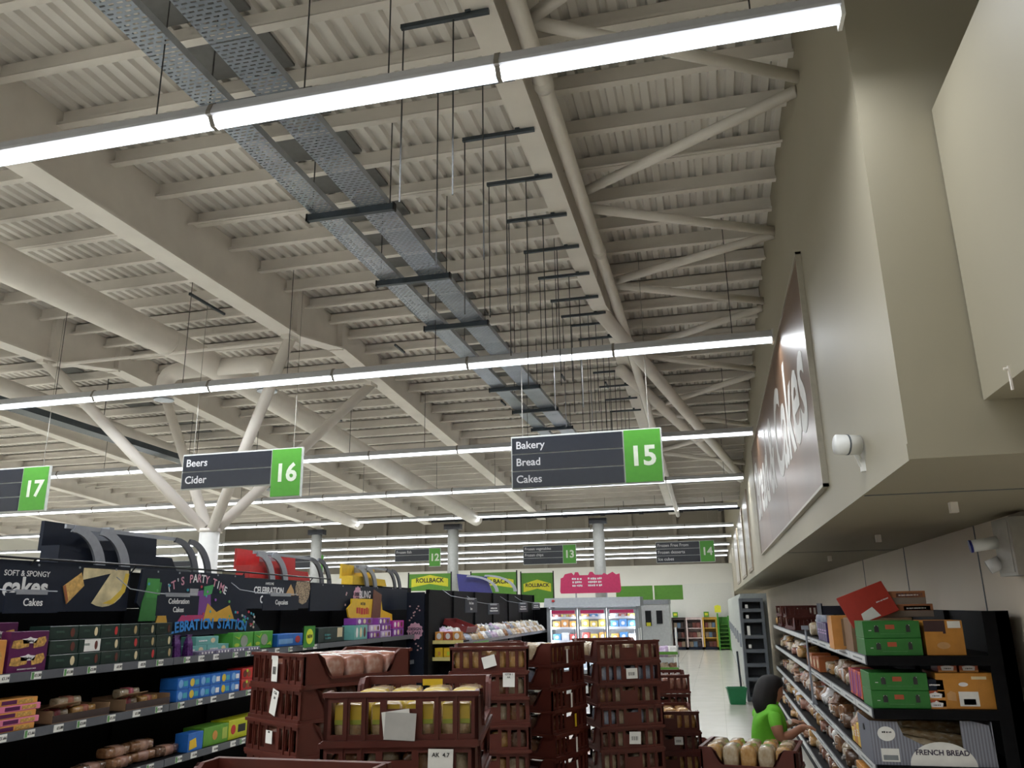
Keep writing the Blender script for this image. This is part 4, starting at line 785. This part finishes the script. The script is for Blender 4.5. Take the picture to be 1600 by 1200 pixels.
t = thing('stepped_rack', 'bright green stepped stand against the partition', 'shelving', (-.03, 33.3, 0)); MB().box(0, .06, 0, .5, 0, 1.35).box(.40, .46, 0, .5, 0, 1.25).build('side_panel', green, t); MB().box(0, .46, .5, .54, 0, 1.2).build('back_panel', green, t)
for k in range(7): MB().box(.06, .40, .03+.06*k, .5, .05+.14*k, .08+.14*k).build('step', rbg, t)
MB().prism([(-.06, 1.38), (.18, 1.38), (.18, 1.62), (.06, 1.66), (-.06, 1.62)], .0, .02).build('header_flag', rby, t)
for x, z in ((-1.72, 1.21), (-.52, 1.21)):
    t = thing('rack_flag', 'lime flag on top of the %s rack' % ('leftmost dark' if x < -1 else 'amber'), 'sign', (x, 33.7, z)); MB().box(0, .2, 0, .015, 0, .2).build('flag', rbg, t); MB().box(.04, .16, -.005, 0, .06, .15).build('yellow_mark', rby, t)

# ------------------------------------------------------------------ right-hand bread shelves
RX = .95; RLV = ((1.30, 0), (.965, 0), (.62, -.02), (.36, -.05), (.14, -.10))
stripw = mat('white ticket strip', (.62, .63, .62), .4, var=.05); prm = mat('strip print', (.22, .24, .25), .5)
for i in range(7):
    w = 1.33; y0 = 6.15+w*i
    t = thing('shelving_bay', 'dark wall shelving bay of the bread side, %s bay from the near end' % ORD[i], 'shelving', (RX, y0+w, 0), R(-90), 'bread side shelving bays')
    MB().box(0, w, .88, .92, 0, 1.58).build('back_panel', mat('charcoal back panel', (.008, .0085, .010), .6), t)
    MB().box(0, w, -.09, .88, 0, .09).build('base_plinth', black, t)
    for x in (0, w-.03): MB().box(x, x+.03, .84, .88, .09, 1.58).build('upright', black, t)
    for li, (z, dy) in enumerate(RLV):
        MB().box(.001, w-.001, dy+.008, .88, z-.035, z).build('shelf', black, t)
        MB().box(.001, w-.001, dy, dy+.008, z-.055, z+.006).build('price_rail', greyrail, t)
        for k in range(2):
            o = MB().box(k*w/2+.012, (k+1)*w/2-.012, dy-.003, dy, z-.048, z-.002).build('ticket_strip', stripw, t)
            if i < 3: scrawl(o, (k+.5)*w/2, z-.026, w*.35, .014, dy-.003, prm)
    if i == 0:
        MB().box(w-.012, w, .76, .92, 0, 1.585).build('end_upright', black, t)
        for z, dy in RLV: MB().box(w-.004, w+.004, dy+.01, .78, z-.06, z).build('shelf_end', black, t)
# near end cartons (printed fronts face down the aisle towards the camera)
gbox = mat('leaf green case', (.02, .16, .022), .45); rust = mat('rust print', (.42, .08, .03), .5); ocase = mat('orange case', (.52, .22, .03), .5)
def gcase(lb, x, y, z): return carton('cake_case', lb, 'box', (.36, .34, .112), (x, y, z), 0, gbox, [('r', .40, .56, .52, .78, rust), ('p', [(.20, .35), (.28, .35), (.28, .62), (.26, .74), (.22, .74), (.20, .62)], ink), ('p', [(.76, .35), (.83, .35), (.83, .62), (.81, .78), (.77, .78), (.76, .62)], ink), ('e', .225, .70, .016, .045, whitep), ('e', .255, .70, .016, .045, whitep), ('e', .78, .74, .014, .04, whitep), ('e', .81, .74, .014, .04, whitep), ('b', .5, .25, .5, .04, mat('pale green ink', (.08, .25, .08), .5)), ('b', .12, .45, .05, .05, whitep)])
gcase('green cake case with two dark figures, lower of the pair on the top bread shelf', 1.145, 6.36, 1.301); gcase('green cake case with two dark figures, upper of the pair on the top bread shelf', 1.145, 6.36, 1.4145)
gcase('green cake case with two dark figures, lower of the pair on the second bread shelf', 1.145, 6.36, .966); gcase('green cake case with two dark figures, upper of the pair on the second bread shelf', 1.145, 6.36, 1.0795)
carton('cake_case', 'tall orange display case with white sticker on the top bread shelf', 'box', (.24, .30, .225), (1.475, 6.36, 1.301), 0, ocase, [('r', .62, .95, .78, .98, paper), ('p', [(.0, .68), (.48, .68), (.48, .62), (.55, .62), (.55, 1.0), (.0, 1.0)], mat('dark cut-out', (.05, .02, .02), .6)), ('e', .45, .28, .17, .1, mat('faint badge', (.55, .30, .12), .5)), ('r', .05, .45, .75, .95, pinkc)])
carton('cake_case', 'large orange case with barcode label on the second bread shelf', 'box', (.36, .36, .225), (1.56, 6.38, .966), 0, ocase, [('r', .35, .68, .08, .48, paper), ('r', .42, .62, .12, .28, ink), ('p', [(.15, .25), (.3, .22), (.3, .45), (.22, .5), (.15, .42)], mat('faint badge', (.55, .30, .12), .5)), ('r', .6, .85, .82, .9, creamp), ('e', .45, .68, .08, .06, whitep)])
def kbox(lb, x, y, z, m=orangec): carton('cake_box', lb, 'box', (.115, .2, .056), (x, y, z), 0, rust, [('r', 0, 1, .0, .25, orangec), ('p', [(.2, .2), (.8, .2), (.85, .65), (.6, .75), (.5, .92), (.4, .75), (.15, .65)], whitep), ('b', .5, .42, .4, .15, ink)])
kbox('small orange cake box with white badge, lower one between the cases', 1.385-.02, 6.30, .966); kbox('small orange cake box with white badge, upper one between the cases', 1.385-.02, 6.30, 1.023)
carton('cake_box', 'small dark navy box on the little orange boxes', 'box', (.115, .2, .07), (1.365, 6.30, 1.080), 0, navy, [('b', .5, .5, .6, .15, whitep)])
kbox('small orange cake box with white badge lying on the large orange case, left', 1.47, 6.34, 1.192); kbox('small orange cake box with white badge lying on the large orange case, right', 1.60, 6.34, 1.192)
carton('cake_case', 'brown card case behind the green cases on the top bread shelf', 'box', (.42, .36, .24), (1.16, 6.78, 1.301), 0, mat('plain brown card', (.22, .13, .07), .7), [('r', .1, .4, .2, .7, creamp)])
for k in range(2): carton('roll_case', 'orange and grey case, %s of two piled above the green cases' % ('lower', 'upper')[k], 'box', (.36, .34, .092), (1.36-.03*k, 6.85, 1.543+.0935*k), R(-4*k), mat('grey case', (.26, .20, .16), .6), [('r', 0, 1, .5, 1, mat('peach print', (.42, .16, .07), .6)), ('r', .45, .95, .52, .85, mat('indigo print', (.08, .06, .14), .6)), ('b', .7, .68, .4, .12, whitep)])
t = carton('red_card', 'tilted red card sheet with a white label above the green cases', 'box', (.36, .012, .24), (1.13, 6.60, 1.53), R(8), mat('red card', (.42, .035, .02), .5), [('p', [(.25, .05), (.62, .05), (.55, .38), (.28, .30)], paper), ('b', .8, .45, .3, .04, whitep)]); t.rotation_euler = (R(-18), R(-20), R(8))
t = thing('card_tray', 'dark blue shallow card tray above the red card lid', 'tray', (1.02, 7.15, 1.56)); MB().box(-.2, .2, 0, .3, 0, .01).build('tray_floor', navy, t); MB().box(-.2, .2, 0, .006, .01, .07).build('tray_front', navy, t); MB().box(-.2, -.19, 0, .3, .01, .09).build('tray_side', navy, t); MB().box(.19, .2, 0, .3, .01, .09).build('tray_side', navy, t)
carton('roll_case', 'orange card case standing under the dark blue tray', 'box', (.36, .26, .255), (1.05, 7.16, 1.301), 0, orangec, [('r', .2, .8, .1, .9, card)])
for k in range(3): carton('cake_box', 'green and white side box, %s behind the green cases' % ORD[k], 'box', (.10, .12, .2), (1.0, 7.42+.14*k, 1.301), R(-90), (mat('pale green case', (.30, .42, .28), .5), whitep, violet)[k], [('b', .5, .6, .6, .1, gbox, 2)])
# french bread box
def striped():
    m = mat('grey striped card', (.24, .25, .30), .6, var=.02); n = m.node_tree.nodes; l = m.node_tree.links
    wv = n.new('ShaderNodeTexWave'); wv.inputs['Scale'].default_value = 16; wv.bands_direction = 'X'; tc = [x for x in n if x.type == 'TEX_COORD'][0]; l.new(tc.outputs['Object'], wv.inputs['Vector'])
    rp = n.new('ShaderNodeValToRGB'); rp.color_ramp.elements[0].color = (.15, .155, .19, 1); rp.color_ramp.elements[1].color = (.27, .28, .33, 1); l.new(wv.outputs['Fac'], rp.inputs['Fac']); l.new(rp.outputs['Color'], n['Principled BSDF'].inputs['Base Color']); return m
st = striped()
t = thing('french_bread_box', 'open grey striped card box of french bread sticks', 'box', (.93, 6.18, .621))
MB().prism([(0, 0), (.74, 0), (.72, .25), (.62, .275), (.55, .275), (.55, .10), (.40, .08), (.20, .18), (.17, .265), (.10, .265), (0, .27)], 0, .006).build('front_panel', st, t)
MB().box(0, .006, .006, 0.5, 0, .265).build('side_panel', st, t); MB().box(.734, .74, .006, .5, 0, .27).build('side_panel', st, t); MB().box(.006, .734, 0.494, .5, 0, .265).build('back_panel', card, t); MB().box(.006, .734, .006, .494, 0, .006).build('box_floor', card, t)
MB().prism(ell(.42, -.0, .20, .145, 24, 0, math.pi*24/23), -.003, 0).build('oval_label', paper, t); txt(t, 'FRENCH BREAD', .062, (.42, -.0045, .08), mat('navy ink', (.03, .02, .05), .5), 'CENTER', .02, .32)
MB().prism(ell(.095, .19, .055, .045), -.003, 0).build('round_label', paper, t); scrawl(t, .095, .20, .07, .012, -.003, ink); MB().box(.05, .16, -.003, 0, .02, .10).build('barcode_label', paper, t); MB().box(.06, .15, -.0045, -.003, .03, .06).build('bar_code', prm, t)
MB().prism(ell(-.001+.25, .2, .02, .02, 10), .006, .01, 'x').build('side_hole', ink, t, (-.012, 0, 0))
for k in range(3):
    q = thing('bread_stick', 'french bread stick in clear bag, %s in the striped box' % ('front', 'middle', 'rear')[k], 'bread', (1.33+.03*k, 6.3+.13*k, .66+.05*k), R(90)); o = obj('bread', LOAF['yellow' if k else 'pale'], q); o.scale = (.7, 1.7, .75); q.rotation_euler = (R(14-6*k), 0, R(90+8*k))
# other goods near the end on lower shelves
for k in range(5): carton('cake_box', 'slim red cake box on the second bread shelf, %s from the green cases' % ORD[k], 'box', (.10, .16, .19), (1.06, 6.72+.115*k, .968), R(-90), (mat('coral carton', (.62, .13, .05), .5), mat('crimson carton', (.35, .02, .09), .5))[k % 2], [('p', [(.2, .1), (.5, .1), (.7, .9), (.4, .9)], violet)], 'slim red cake boxes')
for k in range(4): carton('cake_box', 'orange slab cake box on the third bread shelf, %s from the striped box' % ORD[k], 'box', (.11, .16, .19-.03*k), (1.03, 6.78+.125*k, .622), R(-90), (orangec, yelc)[k % 2], [('b', .5, .7-.0*k, .6, .08, whitep, 3)], 'orange slab cake boxes')
for k in range(6): carton('cake_box', 'orange patterned box on the fourth bread shelf, %s from the near end' % ORD[k], 'box', (.12, .16, .16), (1.0, 6.25+.13*k, .362), R(-90), orangec, [('b', .5, .7, .7, .1, creamp, 3)], 'orange boxes low shelf')
SH = {0: 'top', 1: 'second', 2: 'third', 3: 'fourth', 4: 'bottom'}
CNM = {'brown': 'brown', 'pale': 'pale', 'gold': 'golden', 'dark': 'dark', 'pink': 'reddish', 'blue': 'bluish', 'yellow': 'yellow'}
for li, (z, dy) in enumerate(RLV):
    ys = {0: [9.9, 10.15, 10.4, 15.0, 15.2, 15.35], 1: [7.45+.25*k for k in range(32)], 2: [7.35+.24*k for k in range(33)], 3: [7.1+.24*k for k in range(34)], 4: [6.3+.27*k for k in range(34)]}[li]
    for k, y in enumerate(ys):
        if li == 1 and 9.2 < y < 11.5: continue
        kd = random.choice(('brown', 'pale', 'gold', 'dark', 'brown', 'dark', 'pink', 'brown') if li != 1 else ('brown', 'gold', 'pink', 'pale'))
        bd = random.choice((None, None, None, (.10, .05, .14), (.16, .17, .10), (.5, .48, .45), (.12, .08, .06), (.35, .10, .06)))
        if (k*7+li*3) % 9 in (1, 4, 6):
            pk = random.choice((0, 1, 2, 3, 0, 5)); pack(pk, (RX+dy+.17, y, z+.085), R(-90)+random.uniform(-.3, .3), 'bun pack in %s wrap, %s from the near end, %s bread shelf' % (CN[pk], ordn(k), SH[li]), 'loaves on the bread shelves', .95, .95); continue
        loaf(kd, (RX+dy+.20+random.uniform(-.03, .04), y, z+.001), R(-90)+random.uniform(-.35, .35), 'bagged %s loaf, %s from the near end of the %s bread shelf' % (CNM[kd], ordn(k), SH[li]), 'loaves on the bread shelves', (1.35+random.uniform(-.25, .35), random.uniform(.85, 1.15), random.uniform(.7, 1.25)), random.random() < .5, bd)
for k, (y, j) in enumerate(((13.25, 0), (13.25, 1), (14.5, 0), (14.5, 1), (12.45, 0))): crate((1.24, y+.0, 1.301+.156*j), R(2*k-3), 'brown bread crate on the top bread shelf, %s' % ('lower front', 'upper front', 'lower rear', 'upper rear', 'single nearer one')[k], 'brown bread crates')
t = thing('bread_pack', 'tall white and grey wrapped loaf on the top bread shelf', 'bread', (1.1, 9.35, 1.301), R(-60)); o = obj('wrapped_bread', LOAF['blue'], t); o.scale = (1.5, .5, 2.0); obj('printed_band', band((.22, .25, .34)), t).scale = (1.5, .7, 1.7)
for k in range(4): carton('cake_box', 'deep purple snack pack on the top bread shelf, %s along' % ORD[k], 'box', (.16, .12, .17), (1.03, 8.35+.17*k, 1.301), R(-90), mat('deep purple carton', (.06, .025, .14), .4, var=.5, scale=30), [('b', .5, .6, .7, .1, lilac, 2)], 'deep purple snack packs')
carton('parcel_box', 'dark slate carton with a white tag on the top bread shelf', 'box', (.34, .3, .2), (1.14, 7.98, 1.301), R(-90), mat('slate carton', (.03, .045, .05), .5), [('r', .3, .4, .1, .8, paper), ('e', .65, .35, .12, .2, creamp)])
for k in range(4): carton('cake_box', 'rust orange bread carton on the second bread shelf, %s along' % ORD[k], 'box', (.26, .2, .15-.02*(k % 2)), (1.08, 9.4+.32*k, .966), R(-90), mat('rust orange carton', (.34, .09, .02), .5), [('e', .5, .5, .2, .3, creamp)], 'rust orange bread cartons')
t = thing('shelf_pole', 'slim vertical grey pole standing before the bread shelves', 'pole', (.915, 9.6, .62)); MB().tube((0, 0, 0), (0, 0, .78), .012, 8).build('pole', silver, t); MB().box(-.04, .03, -.02, .02, .76, .80).build('pole_head', silver, t); MB().tube((0, 0, .1), (.03, 0, .0), .014, 8).build('pole_foot', silver, t)
# ------------------------------------------------------------------ back of the aisle on the right
t = thing('storage_rack', 'tall dark grey storage rack with open compartments beyond the bread shelves', 'rack', (.40, 15.72, 0))
MB().box(0, .42, .45, .5, 0, 1.76).build('back_panel', greyp, t)
for x in (0, .37): MB().box(x, x+.05, 0, .45, 0, 1.76).build('side_panel', greyp, t)
for z in (.02, .34, .58, .82, 1.06, 1.34, 1.52, 1.70): MB().box(.05, .37, 0, .45, z, z+.06).build('shelf', greyp, t)
for k, z in enumerate((1.12, 1.41, 1.59, .9)):
    o = MB().box(.10, .15, -.006, 0, z, z+(.16 if k == 0 else .06)).build('white_tag', paper, t)
cabm = mat('pale grey green cabinet', (.42, .45, .43), .4)
for k in range(8):
    y = 16.25+2.1*k; t = thing('tall_cabinet', 'pale grey tall cabinet along the right wall, %s past the dark rack' % ORD[k], 'cabinet', (.42, y+2.08, 0), R(-90), 'tall cabinets on the right wall')
    MB().box(0, 2.08, .02, .5, 0, 1.85).build('body', cabm, t)
    for j in range(2): d = MB().box(.02+1.03*j, 1.02+1.03*j, 0, .02, .08, 1.80).build('door', cabm, t); MB().box(.90-.8*j+1.03*j, .93-.8*j+1.03*j, -.03, 0, .85, 1.1).build('handle', silver, d)
t = thing('shopping_basket', 'small green plastic basket standing on the floor', 'basket', (.22, 15.35, 0), R(6)); gb = mat('green basket plastic', (.01, .17, .06), .4)
for a, b, c, d in ((-1, 1, -1, -1), (-1, 1, 1, 1)): MB().loft([[(a*.115, b_*.08, 0), (c_*.115, b_*.08, 0), (c_*.115, b_*.088, 0), (a*.115, b_*.088, 0)] if z == 0 else [(a*.155, b_*.105, z), (c_*.155, b_*.105, z), (c_*.155, b_*.113, z), (a*.155, b_*.113, z)] for z, b_, c_ in ((0, c, b), (.26, c, b))]).build('basket_wall', gb, t)
for s in (-1, 1): MB().loft([[(s*.115, -.08, 0), (s*.123, -.08, 0), (s*.123, .08, 0), (s*.115, .08, 0)], [(s*.155, -.105, .26), (s*.163, -.105, .26), (s*.163, .105, .26), (s*.155, .105, .26)]]).build('basket_end', gb, t)
MB().box(-.12, .12, -.085, .085, 0, .008).build('basket_base', gb, t); MB().box(-.17, .17, -.12, -.105, .25, .275).box(-.17, .17, .105, .12, .25, .275).box(-.17, -.155, -.105, .105, .25, .275).box(.155, .17, -.105, .105, .25, .275).build('rim', gb, t)
t = thing('broom', 'dark floor brush with upright handle beside the green basket', 'broom', (.31, 15.6, 0)); MB().tube((0, 0, .08), (-.02, .05, .85), .018, 8).build('handle', dsteel, t); MB().box(-.06, .06, -.04, .04, 0, .08).build('brush_head', black2, t)
# ------------------------------------------------------------------ kneeling worker
def person():
    P = {}; E = []; seg = []
    def v(n, p, r): P[n] = (Vector(p), r)
    def e(a, b, m): E.append((a, b)); seg.append((a, b, m))
    v('pelvis', (0, 0, .36), (.15, .17)); v('waist', (.02, 0, .50), (.125, .15)); v('chest', (.045, 0, .68), (.135, .165)); v('upper', (.065, 0, .80), (.10, .13)); v('neckb', (.085, 0, .86), (.052, .055)); v('neck', (.10, 0, .895), (.048, .048))
    v('jaw', (.125, 0, .925), (.068, .062)); v('skull', (.11, 0, .985), (.092, .078)); v('crown', (.10, 0, 1.035), (.06, .056))
    for a, b, m in (('pelvis', 'waist', 's'), ('waist', 'chest', 's'), ('chest', 'upper', 's'), ('upper', 'neckb', 'k'), ('neckb', 'neck', 'k'), ('neck', 'jaw', 'k'), ('jaw', 'skull', 'k'), ('skull', 'crown', 'k')): e(a, b, m)
    for s, nm in ((-1, 'r'), (1, 'l')):
        v('sh'+nm, (.06, s*.165, .795), (.066, .066)); v('ua'+nm, (.055, s*.22, .72), (.054, .054)); v('el'+nm, (.075, s*.235, .62), (.043, .043)); v('fa'+nm, (.17, s*.20, .645), (.039, .039)); v('wr'+nm, (.235, s*.165, .68), (.026, .030)); v('pa'+nm, (.285, s*.15, .695), (.018, .036))
        for a, b, m in (('upper', 'sh'+nm, 's'), ('sh'+nm, 'ua'+nm, 's'), ('ua'+nm, 'el'+nm, 'k'), ('el'+nm, 'fa'+nm, 'k'), ('fa'+nm, 'wr'+nm, 'k'), ('wr'+nm, 'pa'+nm, 'k')): e(a, b, m)
        for f, (dy, dz, l) in enumerate(((-.030, .004, .060), (-.010, .008, .072), (.012, .008, .068), (.031, .004, .052))):
            b0 = 'f%s%d' % (nm, f); v(b0+'a', (.305, s*.15+dy, .695+dz), (.0095, .0095)); v(b0+'b', (.305+l*.6, s*.15+dy*1.1, .695+dz-.008), (.0085, .0085)); v(b0+'c', (.305+l, s*.15+dy*1.15, .695+dz-.03), (.007, .007))
            e('pa'+nm, b0+'a', 'k'); e(b0+'a', b0+'b', 'k'); e(b0+'b', b0+'c', 'k')
        v('t%sa' % nm, (.27, s*.15-s*.042, .70), (.010, .010)); v('t%sb' % nm, (.305, s*.15-s*.062, .688), (.0085, .0085)); e('wr'+nm, 't%sa' % nm, 'k'); e('t%sa' % nm, 't%sb' % nm, 'k')
        v('hip'+nm, (.03, s*.095, .31), (.10, .10)); v('th'+nm, (.16, s*.11, .20), (.082, .082)); v('kn'+nm, (.29, s*.115, .085), (.062, .062)); v('ca'+nm, (.08, s*.11, .075), (.056, .056)); v('an'+nm, (-.12, s*.10, .06), (.038, .038)); v('to'+nm, (-.22, s*.10, .035), (.030, .036))
        for a, b, m in (('pelvis', 'hip'+nm, 't'), ('hip'+nm, 'th'+nm, 't'), ('th'+nm, 'kn'+nm, 't'), ('kn'+nm, 'ca'+nm, 't'), ('ca'+nm, 'an'+nm, 't'), ('an'+nm, 'to'+nm, 'b')): e(a, b, m)
    names = list(P); me = bpy.data.meshes.new('body'); me.from_pydata([P[n][0] for n in names], [(names.index(a), names.index(b)) for a, b in E], [])
    o = bpy.data.objects.new('tmp', me); C.objects.link(o)
    sk = o.modifiers.new('s', 'SKIN'); sk.use_smooth_shade = True
    for i, n in enumerate(names): me.skin_vertices[0].data[i].radius = P[n][1]; me.skin_vertices[0].data[i].use_root = (n == 'pelvis')
    o.modifiers.new('ss', 'SUBSURF').levels = 2
    bm = bpy.data.meshes.new_from_object(o.evaluated_get(bpy.context.evaluated_depsgraph_get())); bpy.data.objects.remove(o)
    sk_m = mat('warm skin', (.36, .17, .10), .5, var=.05); sh = mat('lime work shirt', (.13, .46, .02), .75, var=.08, bump=.2); tr = mat('black trousers', (.012, .012, .015), .8)
    bm.materials.clear()
    for m in (sk_m, sh, tr): bm.materials.append(m)
    ix = {'k': 0, 's': 1, 't': 2, 'b': 2}
    for p in bm.polygons:
        c = p.center; best = (9, 'k')
        for a, b, m in seg:
            A, B = P[a][0], P[b][0]; t_ = max(0, min(1, (c-A).dot(B-A)/max(1e-6, (B-A).length_squared))); d = (A+(B-A)*t_-c).length-(P[a][1][0]*(1-t_)+P[b][1][0]*t_)
            if d < best[0]: best = (d, m)
        k = ix[best[1]]
        if k == 2 and c.z > .27 and c.x < .2: k = 1
        p.material_index = k; p.use_smooth = True
    root = thing('person', 'kneeling shop worker in a lime green shirt reaching to the bread shelf', 'person', (.30, 7.42, 0), R(8))
    obj('body', bm, root)
    hair = mat('dark brown hair', (.005, .003, .003), .7, var=.4, scale=60)
    rings = []
    for z, rx, ry, cx in ((1.085, .02, .02, .085), (1.075, .06, .055, .085), (1.05, .095, .085, .085), (1.00, .112, .098, .07), (.95, .105, .103, .045), (.89, .10, .11, .025), (.83, .09, .115, .02), (.78, .07, .10, .02), (.755, .04, .07, .02)):
        rings.append([(cx+rx*math.cos(a), ry*math.sin(a)*(1+.05*math.sin(5*a)), z) for a in [2*math.pi*i/20 for i in range(20)]])
    MB().loft(rings).build('hair', hair, root, smooth=True)
    mb = MB()
    mb.loft([[(.195+dx, .012*math.cos(a), z+.010*math.sin(a)) for a in [2*math.pi*i/8 for i in range(8)]] for dx, z in ((-.012, .985), (.012, .955), (.018, .948))]); mb.build('nose', sk_m, root, smooth=True)
    for s in (-1, 1): MB().tube((.185, s*.032, .985), (.197, s*.032, .985), .011, 10).build('eye', ink, root); MB().box(.186, .196, s*.032-.018, s*.032+.018, 1.004, 1.010).build('eyebrow', hair, root)
    MB().box(.178, .19, -.022, .022, .922, .930).build('mouth', mat('lips', (.30, .08, .07), .5), root)
    MB().tube((.17, -.17, .74), (.182, -.165, .74), .022, 12).build('name_badge', paper, root)
_b = MATS['charcoal back panel'].node_tree.nodes['Principled BSDF']; _b.inputs['Specular IOR Level'].default_value = .12
person()
